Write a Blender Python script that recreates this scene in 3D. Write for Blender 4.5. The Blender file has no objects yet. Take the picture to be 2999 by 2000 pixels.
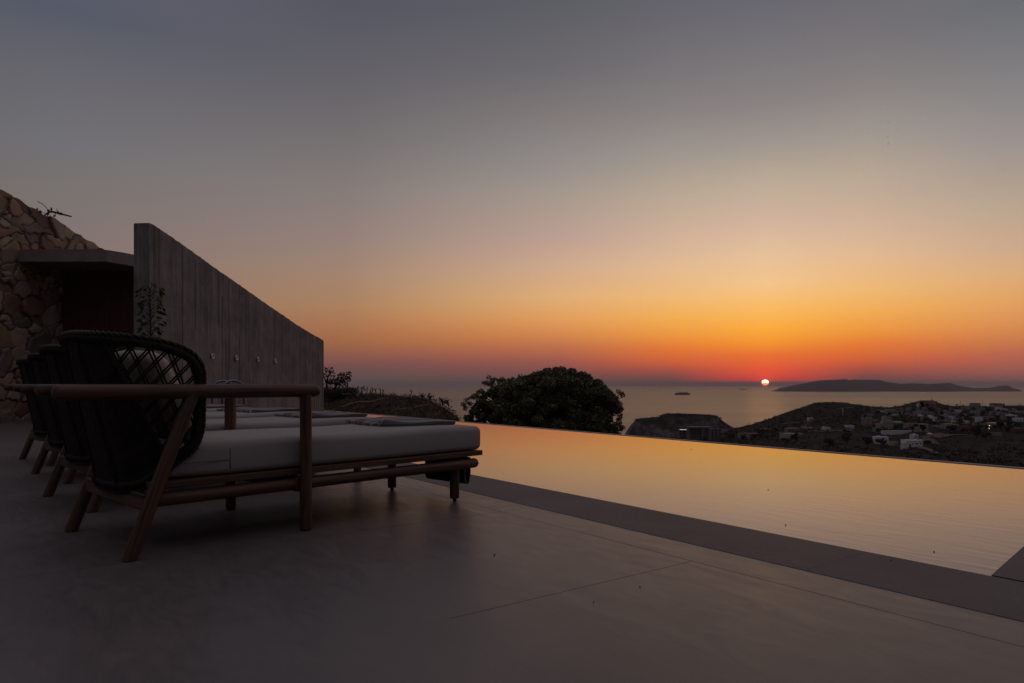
import bpy, bmesh, math, random
import numpy as np
from mathutils import Vector, Matrix
random.seed(7); RNG = np.random.default_rng(7)
S = bpy.context.scene
COL = S.collection
PI = math.pi
R_ = math.radians

# ------------------------------------------------------------------ camera
F, CX, V0, H = 1999.3, 1499.5, 1125.0, 0.65      # photo pixels: focal, centre column, eye level; eye height in metres
cam = bpy.data.cameras.new('camera'); co = bpy.data.objects.new('camera', cam); COL.objects.link(co)
co.location = (0, 0, H); co.rotation_euler = (R_(90), 0, 0)
cam.sensor_width = 36; cam.lens = 24; cam.shift_y = 125 / 2999.0
cam.clip_start = 0.05; cam.clip_end = 200000
S.camera = co

def gp(u, v, z=0.0):
    y = F * (H - z) / (v - V0)
    return Vector(((u - CX) / F * y, y, z))
def at(u, v, y):
    return Vector(((u - CX) / F * y, y, H - (v - V0) / F * y))
def lerp(a, b, t): return a + (b - a) * t
def sstep(a, b, x):
    t = min(1, max(0, (x - a) / (b - a))); return t * t * (3 - 2 * t)
def pw(pts, x):
    if x <= pts[0][0]: return pts[0][1]
    for (x0, y0), (x1, y1) in zip(pts, pts[1:]):
        if x <= x1: return y0 + (y1 - y0) * (x - x0) / (x1 - x0)
    return pts[-1][1]

# ------------------------------------------------------------------ node helpers
class NT:
    def __init__(s, tree): s.t = tree
    def n(s, typ, ins=None, **props):
        nd = s.t.nodes.new(typ)
        for k, v in props.items(): setattr(nd, k, v)
        for k, v in (ins or {}).items():
            sock = nd.inputs[k]
            if isinstance(v, bpy.types.NodeSocket): s.t.links.new(v, sock)
            else: sock.default_value = v
        return nd
    def math(s, op, a, b=0.0, c=None, clamp=False):
        nd = s.t.nodes.new('ShaderNodeMath'); nd.operation = op; nd.use_clamp = clamp
        for i, v in enumerate((a, b) if c is None else (a, b, c)):
            if isinstance(v, bpy.types.NodeSocket): s.t.links.new(v, nd.inputs[i])
            else: nd.inputs[i].default_value = v
        return nd.outputs[0]
    def mix(s, f, a, b, blend='MIX'):
        nd = s.t.nodes.new('ShaderNodeMix'); nd.data_type = 'RGBA'; nd.blend_type = blend; nd.clamp_factor = True
        for i, v in ((0, f), (6, a), (7, b)):
            if isinstance(v, bpy.types.NodeSocket): s.t.links.new(v, nd.inputs[i])
            elif i == 0: nd.inputs[0].default_value = v
            else: nd.inputs[i].default_value = (*v, 1) if len(v) == 3 else v
        return nd.outputs[2]
    def ramp(s, f, stops, interp='LINEAR'):
        nd = s.t.nodes.new('ShaderNodeValToRGB'); cr = nd.color_ramp; cr.interpolation = interp
        s.t.links.new(f, nd.inputs[0])
        while len(cr.elements) < len(stops): cr.elements.new(0.5)
        for e, (p, c) in zip(cr.elements, stops):
            e.position = p; e.color = (*c, 1) if len(c) == 3 else c
        return nd.outputs[0]
    def noise(s, vec, scale, detail=4, rough=0.55, dist=0.0):
        return s.n('ShaderNodeTexNoise', {'Vector': vec, 'Scale': scale, 'Detail': detail, 'Roughness': rough, 'Distortion': dist}).outputs['Fac']
    def mapping(s, vec, scale=(1, 1, 1), loc=(0, 0, 0), rot=(0, 0, 0)):
        return s.n('ShaderNodeMapping', {'Vector': vec, 'Scale': scale, 'Location': loc, 'Rotation': rot}).outputs[0]
    def bump(s, h, strength, dist):
        return s.n('ShaderNodeBump', {'Height': h, 'Strength': strength, 'Distance': dist}).outputs[0]
def g3(v): return (v, v, v)

def material(name, fn):
    m = bpy.data.materials.new(name); m.use_nodes = True
    t = NT(m.node_tree); b = m.node_tree.nodes['Principled BSDF']
    fn(t, b); return m
def setin(t, b, **kw):
    for k, v in kw.items():
        k = {'col': 'Base Color', 'rough': 'Roughness', 'metal': 'Metallic', 'normal': 'Normal', 'spec': 'Specular IOR Level', 'ior': 'IOR', 'emit': 'Emission Color', 'es': 'Emission Strength', 'sheen': 'Sheen Weight', 'sub': 'Subsurface Weight'}[k]
        if isinstance(v, bpy.types.NodeSocket): t.t.links.new(v, b.inputs[k])
        elif isinstance(v, tuple): b.inputs[k].default_value = (*v, 1)[:4]
        else: b.inputs[k].default_value = v
def simple(name, col, rough=0.6, var=0.25, scale=8, metal=0.0, bump=0.0, spec=0.5):
    def fn(t, b):
        o = t.n('ShaderNodeTexCoord').outputs['Object']
        f = t.noise(o, scale, 5)
        c = t.mix(f, tuple(x * (1 - var) for x in col), tuple(x * (1 + var) for x in col))
        setin(t, b, col=c, rough=rough, metal=metal, spec=spec)
        if bump: setin(t, b, normal=t.bump(t.noise(o, scale * 6, 5), bump, 0.01))
    return material(name, fn)

def wood_fn(a, c, grain=1.0):
    def fn(t, b):
        g = t.n('ShaderNodeAttribute', attribute_name='grain').outputs['Vector']
        oi = t.n('ShaderNodeObjectInfo').outputs['Random']
        off = t.n('ShaderNodeCombineXYZ', {'X': t.math('MULTIPLY', oi, 13.0), 'Y': t.math('MULTIPLY', oi, 7.0), 'Z': t.math('MULTIPLY', oi, 31.0)}).outputs[0]
        g = t.n('ShaderNodeVectorMath', {0: g, 1: off}, operation='ADD').outputs[0]
        lo = t.noise(t.mapping(g, (38, 38, 1.6)), 1.0, 5, 0.6, 1.6)
        hi = t.noise(t.mapping(g, (120, 120, 4)), 1.0, 4, 0.6)
        w = t.math('ADD', t.math('MULTIPLY', lo, 0.75), t.math('MULTIPLY', hi, 0.35))
        col = t.ramp(w, [(0.40, a), (0.53, tuple(lerp(x, y, .6) for x, y in zip(a, c))), (0.68, c)])
        setin(t, b, col=col, rough=t.math('MULTIPLY_ADD', hi, 0.25, 0.42), normal=t.bump(w, 0.35 * grain, 0.004))
    return fn
M = {}
M['teak'] = material('teak', wood_fn((0.007, 0.0036, 0.0022), (0.138, 0.069, 0.036)))
M['dark_wood'] = material('dark_wood', wood_fn((0.05, 0.017, 0.013), (0.15, 0.048, 0.038)))

def deck_fn(t, b):
    o = t.n('ShaderNodeTexCoord').outputs['Object']
    sx = t.n('ShaderNodeSeparateXYZ', {0: o}); X, Y = sx.outputs[0], sx.outputs[1]
    big = t.noise(o, 0.9, 5, 0.6, 0.6)
    tro = t.noise(t.mapping(o, (2.2, 7, 1), rot=(0, 0, 0.5)), 1.3, 6, 0.65, 2.2)
    fine = t.noise(o, 95, 6, 0.75)
    f = t.math('ADD', t.math('MULTIPLY', big, 0.55), t.math('MULTIPLY', tro, 0.45))
    col = t.ramp(f, [(0.30, (0.088, 0.075, 0.075)), (0.5, (0.132, 0.111, 0.109)), (0.72, (0.188, 0.156, 0.151))])
    scr = t.noise(t.mapping(o, (1.2, 26, 1), rot=(0, 0, -0.35)), 2.0, 5, 0.7, 1.6)
    scr = t.math('MULTIPLY', t.math('SUBTRACT', scr, 0.63, clamp=True), 2.2, clamp=True)
    col = t.mix(scr, col, (0.29, 0.24, 0.235))
    col = t.mix(t.math('MULTIPLY', fine, 0.34), col, (0.14, 0.12, 0.115))
    # saw-cut joints
    j1 = t.math('LESS_THAN', t.math('ABSOLUTE', t.math('SUBTRACT', Y, 2.02)), 0.0022)
    m = t.math('ABSOLUTE', t.math('SUBTRACT', t.math('MODULO', t.math('ADD', X, 40 * 1.21 - 1.626 + 0.605), 1.21), 0.605))
    j2 = t.math('MULTIPLY', t.math('LESS_THAN', m, 0.0019), t.math('MULTIPLY', t.math('LESS_THAN', Y, 2.02), t.math('GREATER_THAN', Y, 0.985)))
    m3 = t.math('LESS_THAN', t.math('ABSOLUTE', t.math('SUBTRACT', X, 2.837)), 0.0015)
    j = t.math('MAXIMUM', t.math('MAXIMUM', j1, j2), m3)
    col = t.mix(t.math('MULTIPLY', j, 0.85), col, (0.03, 0.026, 0.025))
    rough = t.math('ADD', t.math('MULTIPLY_ADD', tro, 0.30, 0.24), t.math('MULTIPLY', j, 0.4))
    h = t.math('SUBTRACT', t.math('ADD', t.math('ADD', t.math('MULTIPLY', tro, 0.6), t.math('MULTIPLY', scr, 0.15)), t.math('MULTIPLY', fine, 0.3)), j)
    setin(t, b, col=col, rough=rough, normal=t.bump(h, 0.22, 0.004), spec=0.40)
M['deck'] = material('microcement_deck', deck_fn)
def coping_fn(t, b):
    o = t.n('ShaderNodeTexCoord').outputs['Object']
    f = t.noise(o, 2.2, 6, 0.65, 0.7); g = t.noise(o, 90, 3, 0.7)
    col = t.ramp(f, [(0.3, (0.075, 0.062, 0.063)), (0.7, (0.115, 0.096, 0.096))])
    col = t.mix(t.math('MULTIPLY', g, 0.25), col, (0.07, 0.06, 0.06))
    setin(t, b, col=col, rough=t.math('MULTIPLY_ADD', g, 0.3, 0.5), normal=t.bump(g, 0.3, 0.003), spec=0.35)
M['coping'] = material('dark_stone_coping', coping_fn)
def pool_fn(t, b):
    o = t.n('ShaderNodeTexCoord').outputs['Object']
    sx = t.n('ShaderNodeSeparateXYZ', {0: o}); X, Y = sx.outputs[0], sx.outputs[1]
    mask = t.math('MULTIPLY', t.n('ShaderNodeMapRange', {0: X, 1: 3.2, 2: 0.2, 3: 0.03, 4: 1.0}).outputs[0], t.noise(t.mapping(o, (0.6, 0.9, 1)), 1.0, 2))
    w1 = t.noise(t.mapping(o, (3.0, 15, 1), rot=(0, 0, 0.5)), 1.0, 3, 0.5, 0.8)
    w2 = t.noise(t.mapping(o, (0.7, 2.4, 1), rot=(0, 0, 0.2)), 1.0, 2, 0.5)
    h = t.math('ADD', t.math('MULTIPLY', w1, t.math('MULTIPLY', mask, 2.4)), t.math('MULTIPLY', w2, 0.3))
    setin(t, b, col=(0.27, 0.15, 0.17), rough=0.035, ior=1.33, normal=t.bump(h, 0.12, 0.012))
M['pool'] = material('pool_water', pool_fn)
def sea_fn(t, b):
    o = t.n('ShaderNodeTexCoord').outputs['Object']
    f = t.noise(t.mapping(o, (0.00012, 0.0011, 1)), 1.0, 5, 0.6, 0.6)
    g = t.noise(t.mapping(o, (0.0006, 0.006, 1), rot=(0, 0, 0.06)), 1.0, 4, 0.6, 0.4)
    rr = t.math('ADD', t.math('MULTIPLY_ADD', f, 0.16, 0.24), t.math('MULTIPLY', g, 0.08))
    setin(t, b, col=(0.025, 0.03, 0.034), rough=rr, ior=1.33)
M['sea'] = material('sea_water', sea_fn)
def concrete_fn(t, b):
    o = t.n('ShaderNodeTexCoord').outputs['Object']
    sx = t.n('ShaderNodeSeparateXYZ', {0: o}); X, Z = sx.outputs[0], sx.outputs[2]
    wob = t.math('MULTIPLY', t.noise(t.mapping(o, (1, 1, 0.5)), 1.4, 2), 0.05)
    bx = t.math('DIVIDE', t.math('ADD', X, wob), 0.125)
    idx = t.math('FLOOR', bx); fr = t.math('FRACT', bx)
    rnd = t.n('ShaderNodeTexWhiteNoise', {'W': idx}, noise_dimensions='1D').outputs['Value']
    rnd2 = t.n('ShaderNodeTexWhiteNoise', {'W': t.math('ADD', idx, 77.3)}, noise_dimensions='1D').outputs['Value']
    edge = t.math('MULTIPLY', t.math('LESS_THAN', fr, t.math('MULTIPLY', rnd2, 0.26)), t.math('GREATER_THAN', rnd2, 0.55))
    edge = t.math('MULTIPLY', edge, t.math('GREATER_THAN', t.noise(t.mapping(o, (3, 3, 0.55)), 1.6, 3), 0.46))
    st = t.noise(t.mapping(o, (34, 34, 1.1)), 1.0, 6, 0.7, 0.5)
    st2 = t.noise(t.mapping(o, (9, 9, 0.35)), 1.0, 4, 0.65, 0.4)
    cl = t.noise(o, 2.3, 5, 0.65)
    f = t.math('ADD', t.math('ADD', t.math('MULTIPLY', st, 0.42), t.math('MULTIPLY', st2, 0.22)), t.math('ADD', t.math('MULTIPLY', rnd, 0.04), t.math('MULTIPLY', cl, 0.37)))
    col = t.ramp(f, [(0.36, (0.072, 0.066, 0.063)), (0.50, (0.225, 0.207, 0.198)), (0.68, (0.41, 0.378, 0.36))])
    pit = t.math('GREATER_THAN', t.noise(t.mapping(o, (26, 26, 12)), 1.0, 2), 0.71)
    col = t.mix(t.math('MAXIMUM', t.math('MULTIPLY', edge, 0.62), t.math('MULTIPLY', pit, 0.8)), col, (0.04, 0.033, 0.03))
    hh = t.math('SUBTRACT', t.math('ADD', t.math('MULTIPLY', st, 0.5), t.math('MULTIPLY', rnd, 0.5)), t.math('ADD', edge, pit))
    setin(t, b, col=col, rough=0.85, normal=t.bump(hh, 0.6, 0.008), spec=0.3)
M['concrete'] = material('board_formed_concrete', concrete_fn)
M['slab'] = simple('canopy_concrete', (0.30, 0.255, 0.25), 0.85, 0.3, 5, bump=0.5, spec=0.3)
def stone_fn(t, b):
    a = t.n('ShaderNodeAttribute', attribute_name='stone').outputs['Color']
    o = t.n('ShaderNodeTexCoord').outputs['Object']
    f = t.noise(o, 5, 6, 0.7, 0.6); g = t.noise(o, 34, 4, 0.7)
    c = t.mix(f, a, t.mix(0.65, a, (0.09, 0.06, 0.048)))
    c = t.mix(t.math('MULTIPLY', g, 0.5), c, t.mix(0.5, c, (0.30, 0.24, 0.19)))
    setin(t, b, col=c, rough=0.88, normal=t.bump(t.math('ADD', f, t.math('MULTIPLY', g, 0.4)), 0.6, 0.02), spec=0.3)
M['stone'] = material('rubble_stone', stone_fn)
def fabric_fn(col, scale=420, stripes=None):
    def fn(t, b):
        o = t.n('ShaderNodeTexCoord').outputs['Object']
        w = t.math('ADD', t.n('ShaderNodeTexWave', {'Vector': o, 'Scale': scale / 3, 'Distortion': 1.5}, bands_direction='X').outputs['Fac'], t.n('ShaderNodeTexWave', {'Vector': o, 'Scale': scale / 3, 'Distortion': 1.5}, bands_direction='Y').outputs['Fac'])
        f = t.noise(o, 3.5, 5, 0.6); s = t.noise(t.mapping(o, (9, 60, 60)), 1.0, 4, 0.7)
        ff = t.math('ADD', t.math('MULTIPLY', f, 0.6), t.math('MULTIPLY', s, 0.4))
        c = t.mix(ff, tuple(x * 0.86 for x in col), tuple(min(.9, x * 1.12) for x in col))
        if stripes:
            y = t.n('ShaderNodeSeparateXYZ', {0: o}).outputs[1]
            m = t.math('FRACT', t.math('DIVIDE', y, stripes[0]))
            c = t.mix(t.math('LESS_THAN', m, stripes[1]), c, stripes[2])
        setin(t, b, col=c, rough=0.9, normal=t.bump(t.math('ADD', t.math('MULTIPLY', w, 0.15), f), 0.25, 0.006), spec=0.2, sheen=0.15)
    return fn
M['mattress'] = material('mattress_fabric', fabric_fn((0.345, 0.312, 0.298)))
M['cushion'] = material('cushion_fabric', fabric_fn((0.46, 0.38, 0.31)))
M['piping'] = simple('piping_cord', (0.16, 0.13, 0.12), 0.9, 0.2, 40)
M['towel'] = material('towel_fabric', fabric_fn((0.125, 0.115, 0.122), 260, (0.075, 0.20, (0.34, 0.31, 0.31))))
M['cloth'] = material('dark_cloth', fabric_fn((0.055, 0.048, 0.055), 260))
M['hem'] = simple('pale_hem', (0.36, 0.33, 0.34), 0.9, 0.2, 40)
def wicker_fn(t, b):
    g = t.n('ShaderNodeAttribute', attribute_name='grain').outputs['Vector']
    f = t.noise(t.mapping(g, (60, 60, 30)), 1.0, 3, 0.6)
    c = t.ramp(f, [(0.3, (0.003, 0.002, 0.0014)), (0.7, (0.032, 0.019, 0.012))])
    setin(t, b, col=c, rough=t.math('MULTIPLY_ADD', f, 0.3, 0.36), spec=0.24)
M['wicker'] = material('woven_rope', wicker_fn)
M['chrome'] = simple('chrome', (0.22, 0.235, 0.27), 0.25, 0.03, 6, metal=1.0)
M['black_pad'] = simple('rubber', (0.012, 0.012, 0.012), 0.7, 0.2, 20)
M['fitting'] = simple('polished_steel', (0.70, 0.68, 0.68), 0.18, 0.03, 6, metal=1.0)
M['lens'] = simple('fitting_glass', (0.10, 0.09, 0.09), 0.15, 0.1, 20)
M['weir'] = simple('weir_stone', (0.42, 0.35, 0.29), 0.6, 0.2, 6, bump=0.3)
def leaf_fn(dark, light, warm=None, scale=1.5):
    def fn(t, b):
        a = t.n('ShaderNodeAttribute', attribute_name='leaf').outputs['Fac']
        o = t.n('ShaderNodeTexCoord').outputs['Object']
        f = t.math('ADD', t.math('MULTIPLY', a, 0.55), t.math('MULTIPLY', t.noise(o, scale, 3), 0.5))
        c = t.ramp(f, [(0.2, dark), (0.8, light)])
        setin(t, b, col=c, rough=0.55, spec=0.35)
    return fn
M['leaf'] = material('evergreen_leaf', leaf_fn((0.07, 0.075, 0.036), (0.23, 0.215, 0.10)))
M['leaf_dark'] = material('dark_leaf', leaf_fn((0.022, 0.022, 0.014), (0.07, 0.066, 0.032)))  # darker leaf colour shared by the small trees, shrubs and undergrowth
M['leaf_vine'] = material('vine_leaf', leaf_fn((0.018, 0.022, 0.010), (0.10, 0.11, 0.02), scale=2.5))
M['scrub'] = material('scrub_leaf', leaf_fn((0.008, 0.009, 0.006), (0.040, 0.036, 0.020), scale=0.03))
M['grass'] = material('dry_grass', leaf_fn((0.03, 0.024, 0.014), (0.16, 0.11, 0.05), scale=1.0))
M['bark'] = simple('bark', (0.06, 0.045, 0.035), 0.9, 0.35, 12, bump=0.6)
M['dry'] = simple('dry_branch', (0.34, 0.24, 0.15), 0.85, 0.25, 10)
M['twig'] = simple('dark_twig', (0.03, 0.024, 0.02), 0.9, 0.3, 10)
def terrain_fn(t, b):
    geo = t.n('ShaderNodeNewGeometry')
    p = geo.outputs['Position']
    a = t.noise(t.mapping(p, (0.012, 0.012, 0.03)), 1.0, 6, 0.65, 0.5)
    c = t.noise(t.mapping(p, (0.10, 0.10, 0.16)), 1.0, 5, 0.7)
    d = t.noise(p, 2.6, 6, 0.7)
    f = t.math('ADD', t.math('ADD', t.math('MULTIPLY', a, 0.45), t.math('MULTIPLY', c, 0.35)), t.math('MULTIPLY', d, 0.22))
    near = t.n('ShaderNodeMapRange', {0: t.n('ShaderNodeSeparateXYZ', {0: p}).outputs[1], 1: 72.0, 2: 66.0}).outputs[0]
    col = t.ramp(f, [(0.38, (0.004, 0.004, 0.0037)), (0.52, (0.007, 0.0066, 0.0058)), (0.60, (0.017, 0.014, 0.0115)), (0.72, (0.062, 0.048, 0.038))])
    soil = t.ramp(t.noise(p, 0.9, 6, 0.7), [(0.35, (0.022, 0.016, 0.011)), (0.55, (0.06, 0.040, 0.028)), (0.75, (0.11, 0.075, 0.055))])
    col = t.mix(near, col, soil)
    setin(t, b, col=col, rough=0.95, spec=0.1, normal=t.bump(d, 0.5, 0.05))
M['terrain'] = material('scrub_ground', terrain_fn)
def rock_fn(t, b):
    geo = t.n('ShaderNodeNewGeometry'); p = geo.outputs['Position']
    nz = t.n('ShaderNodeSeparateXYZ', {0: geo.outputs['Normal']}).outputs[2]
    a = t.noise(t.mapping(p, (0.02, 0.02, 0.05)), 1.0, 6, 0.65, 0.7)
    c = t.noise(t.mapping(p, (0.09, 0.09, 0.03)), 1.0, 5, 0.7)
    rock = t.ramp(c, [(0.3, (0.04, 0.037, 0.036)), (0.7, (0.20, 0.185, 0.178))])
    veg = t.ramp(a, [(0.35, (0.012, 0.012, 0.010)), (0.7, (0.04, 0.034, 0.027))])
    f = t.math('MULTIPLY', t.n('ShaderNodeMapRange', {0: nz, 1: 0.86, 2: 0.62}).outputs[0], t.n('ShaderNodeMapRange', {0: a, 1: 0.36, 2: 0.52}).outputs[0])
    setin(t, b, col=t.mix(f, veg, rock), rough=0.95, spec=0.1)
M['rock'] = material('headland_rock', rock_fn)
M['island'] = simple('island_rock', (0.09, 0.075, 0.065), 0.95, 0.3, 0.002, spec=0.1)
M['road'] = simple('dirt_road', (0.12, 0.088, 0.068), 0.95, 0.2, 0.2, spec=0.1)
M['white'] = simple('white_render', (0.74, 0.74, 0.77), 0.85, 0.12, 0.6, spec=0.2)
M['cream'] = simple('cream_render', (0.42, 0.36, 0.30), 0.85, 0.15, 0.6, spec=0.2)
M['pink'] = simple('pink_render', (0.34, 0.25, 0.23), 0.85, 0.15, 0.6, spec=0.2)
M['grey'] = simple('grey_render', (0.30, 0.29, 0.30), 0.85, 0.15, 0.6, spec=0.2)
M['ochre'] = simple('ochre_render', (0.30, 0.20, 0.11), 0.85, 0.15, 0.6, spec=0.2)
M['brick'] = simple('dull_red_render', (0.20, 0.095, 0.085), 0.85, 0.15, 0.6, spec=0.2)
M['dim'] = simple('dim_render', (0.17, 0.145, 0.135), 0.85, 0.15, 0.6, spec=0.2)
M['tiles'] = simple('roof_tiles', (0.20, 0.10, 0.075), 0.85, 0.25, 3, spec=0.2)
M['pane'] = simple('window_glass', (0.02, 0.022, 0.028), 0.12, 0.1, 3)
M['ship'] = simple('ship_paint', (0.24, 0.25, 0.28), 0.6, 0.1, 0.02)
M['ship_dark'] = simple('ship_hull', (0.10, 0.10, 0.12), 0.6, 0.1, 0.02)
M['funnel'] = simple('funnel_paint', (0.05, 0.02, 0.025), 0.6, 0.1, 0.1)
M['bird'] = simple('feathers', (0.10, 0.095, 0.095), 0.9, 0.1, 5)
M['debris'] = simple('dead_leaf', (0.02, 0.016, 0.014), 0.9, 0.2, 30)
M['car'] = simple('car_paint', (0.55, 0.55, 0.56), 0.35, 0.05, 1)
def lamp_fn(t, b): setin(t, b, col=(0.8, 0.7, 0.6), emit=(1.0, 0.78, 0.62), es=1.3)
M['lamp'] = material('lit_lamp', lamp_fn)

# ------------------------------------------------------------------ mesh helpers
class MB:
    def __init__(s): s.v = []; s.f = []; s.g = []; s.sm = []
    def add(s, vs, fs, gs=None, smooth=False):
        o = len(s.v); s.v += [tuple(v) for v in vs]; s.f += [tuple(i + o for i in f) for f in fs]
        s.g += [tuple(g) for g in (gs or vs)]; s.sm += [smooth] * len(fs); return s
    def box(s, x0, x1, y0, y1, z0, z1, mat=None, axis=0):
        vs = [Vector((x, y, z)) for z in (z0, z1) for y in (y0, y1) for x in (x0, x1)]
        gs = [((v.y, v.z, v.x), (v.x, v.z, v.y), (v.x, v.y, v.z))[axis] for v in vs]
        if mat is not None: vs = [mat @ v for v in vs]
        return s.add(vs, [(0, 2, 3, 1), (4, 5, 7, 6), (0, 1, 5, 4), (2, 6, 7, 3), (0, 4, 6, 2), (1, 3, 7, 5)], gs)
    def rbox(s, x0, x1, y0, y1, z0, z1, r, seg=3, axis=0, mat=None, fn=None, cuts=0):
        bm = bmesh.new(); bmesh.ops.create_cube(bm, size=1)
        for v in bm.verts: v.co = Vector((lerp(x0, x1, v.co.x + .5), lerp(y0, y1, v.co.y + .5), lerp(z0, z1, v.co.z + .5)))
        bmesh.ops.bevel(bm, geom=list(bm.edges), offset=r, segments=seg, profile=0.5, affect='EDGES')
        if cuts:
            n = Vector((1, 0, 0))
            for k in range(1, cuts):
                bmesh.ops.bisect_plane(bm, geom=list(bm.verts) + list(bm.edges) + list(bm.faces), plane_co=(lerp(x0, x1, k / cuts), 0, 0), plane_no=(1, 0, 0))
            for k in range(1, max(2, cuts // 2)):
                bmesh.ops.bisect_plane(bm, geom=list(bm.verts) + list(bm.edges) + list(bm.faces), plane_co=(0, lerp(y0, y1, k / max(2, cuts // 2)), 0), plane_no=(0, 1, 0))
        bm.verts.index_update()
        vs = [v.co.copy() for v in bm.verts]; fs = [[v.index for v in f.verts] for f in bm.faces]; bm.normal_update(); ns = [f.normal.copy() for f in bm.faces]; bm.free()
        gs = [((v.y, v.z, v.x), (v.x, v.z, v.y), (v.x, v.y, v.z))[axis] for v in vs]
        if fn: vs = [fn(v) for v in vs]
        if mat is not None: vs = [mat @ v for v in vs]
        s.add(vs, fs, gs, True)
        if not fn:
            for i, f in enumerate(fs):
                a, b_, c_ = (vs[f[0]], vs[f[1]], vs[f[2]]); 
                if len(f) == 4 and max(abs(q) for q in ns[i]) > .9999: s.sm[-len(fs) + i] = False
        return s
    def tube(s, pts, r, n=8, caps=True, closed=False, smooth=True, dome=False, flat=False):
        pts = [Vector(p) for p in pts]
        rs = list(r) if hasattr(r, '__len__') else [r] * len(pts)
        if dome:
            d0 = (pts[0] - pts[1]).normalized(); d1 = (pts[-1] - pts[-2]).normalized(); a, bq = rs[0], rs[-1]
            pre = [(pts[0] + d0 * a * math.sin(q), a * max(.03, math.cos(q))) for q in (PI / 2, 1.25, .9, .5)]
            post = [(pts[-1] + d1 * bq * math.sin(q), bq * max(.03, math.cos(q))) for q in (.5, .9, 1.25, PI / 2)]
            pts = [p for p, _ in pre] + pts + [p for p, _ in post]; rs = [q for _, q in pre] + rs + [q for _, q in post]
        m = len(pts); vs = []; gs = []; L = 0; prev = None
        for i, p in enumerate(pts):
            if closed: t = pts[(i + 1) % m] - pts[i - 1]
            else: t = pts[min(i + 1, m - 1)] - pts[max(i - 1, 0)]
            t = t.normalized() if t.length > 1e-9 else Vector((0, 0, 1))
            if prev is None: up = Vector((0, 0, 1)) if abs(t.z) < .9 else Vector((1, 0, 0)); a = t.cross(up).normalized()
            else: a = (prev - t * prev.dot(t)).normalized()
            if flat: a = Vector((1, 0, 0))
            prev = a; b = Vector((0, 1, 0)) if flat else t.cross(a)
            if i: L += (p - pts[i - 1]).length
            for k in range(n):
                q = 2 * PI * k / n
                vs.append(p + (a * math.cos(q) + b * math.sin(q)) * rs[i]); gs.append((math.cos(q) * rs[i], math.sin(q) * rs[i], L))
        fs = []
        for i in range(m if closed else m - 1):
            j = (i + 1) % m
            for k in range(n):
                fs.append((i * n + k, i * n + (k + 1) % n, j * n + (k + 1) % n, j * n + k))
        s.add(vs, fs, gs, smooth)
        if caps and not closed:
            s.add(vs[:n], [tuple(range(n - 1, -1, -1))], gs[:n]); s.add(vs[-n:], [tuple(range(n))], gs[-n:])
        return s
    def build(s, name, mat, parent=None, loc=None):
        me = bpy.data.meshes.new(name); me.from_pydata(s.v, [], s.f); 
        at_ = me.attributes.new('grain', 'FLOAT_VECTOR', 'POINT'); at_.data.foreach_set('vector', np.array(s.g, np.float32).ravel())
        me.polygons.foreach_set('use_smooth', np.array(s.sm, bool)); me.materials.append(mat); me.update()
        o = bpy.data.objects.new(name, me); COL.objects.link(o)
        if parent: o.parent = parent
        if loc: o.location = loc
        return o
def grid_obj(name, P, mat, closed=False, smooth=True, attr=None, parent=None):
    """P: (rows, cols, 3) array of points -> one sheet."""
    nr, nc, _ = P.shape
    i = np.arange(nr * nc).reshape(nr, nc)
    q = np.stack([i[:-1, :-1], i[:-1, 1:], i[1:, 1:], i[1:, :-1]], -1).reshape(-1, 4)
    me = bpy.data.meshes.new(name)
    me.vertices.add(nr * nc); me.vertices.foreach_set('co', P.reshape(-1).astype(np.float32))
    me.loops.add(q.size); me.loops.foreach_set('vertex_index', q.reshape(-1).astype(np.int32))
    me.polygons.add(len(q)); me.polygons.foreach_set('loop_start', (np.arange(len(q)) * 4).astype(np.int32)); me.polygons.foreach_set('loop_total', np.full(len(q), 4, np.int32))
    me.polygons.foreach_set('use_smooth', np.full(len(q), smooth)); 
    if attr is not None:
        a = me.color_attributes.new('stone', 'FLOAT_COLOR', 'POINT'); a.data.foreach_set('color', np.concatenate([attr, np.ones((len(attr), 1))], 1).astype(np.float32).ravel())
    me.materials.append(mat); me.update(); me.validate()
    o = bpy.data.objects.new(name, me); COL.objects.link(o)
    if parent: o.parent = parent
    return o
def leaves(name, C, size, mat, parent=None, aspect=0.5, up=0.0, loc=None, droop=None):
    """many small two-triangle leaves at the points C"""
    C = np.asarray(C, float); n = len(C)
    d = RNG.normal(size=(n, 3)); d[:, 2] += up
    if droop is not None: d = droop + RNG.normal(size=(n, 3)) * 0.25
    d /= np.linalg.norm(d, axis=1)[:, None]
    e = RNG.normal(size=(n, 3)); e = np.cross(d, e); e /= np.linalg.norm(e, axis=1)[:, None]
    sz = (size * RNG.uniform(.6, 1.35, n))[:, None]; nn = np.cross(d, e)
    V = np.stack([C - d * sz * .5, C + e * sz * aspect * .5 + nn * sz * .07, C + d * sz * .5, C - e * sz * aspect * .5 + nn * sz * .07], 1)
    me = bpy.data.meshes.new(name)
    me.vertices.add(n * 4); me.vertices.foreach_set('co', V.reshape(-1).astype(np.float32))
    me.loops.add(n * 4); me.loops.foreach_set('vertex_index', np.arange(n * 4, dtype=np.int32))
    me.polygons.add(n); me.polygons.foreach_set('loop_start', (np.arange(n) * 4).astype(np.int32)); me.polygons.foreach_set('loop_total', np.full(n, 4, np.int32))
    a = me.attributes.new('leaf', 'FLOAT', 'POINT'); a.data.foreach_set('value', np.repeat(RNG.uniform(0, 1, n), 4).astype(np.float32))
    me.materials.append(mat); me.update(); me.validate()
    o = bpy.data.objects.new(name, me); COL.objects.link(o)
    if parent: o.parent = parent
    if loc is not None: o.location = loc
    return o
def tag(o, label, cat, group=None, kind=None):
    o['label'] = label; o['category'] = cat
    if group: o['group'] = group
    if kind: o['kind'] = kind
    return o
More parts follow.
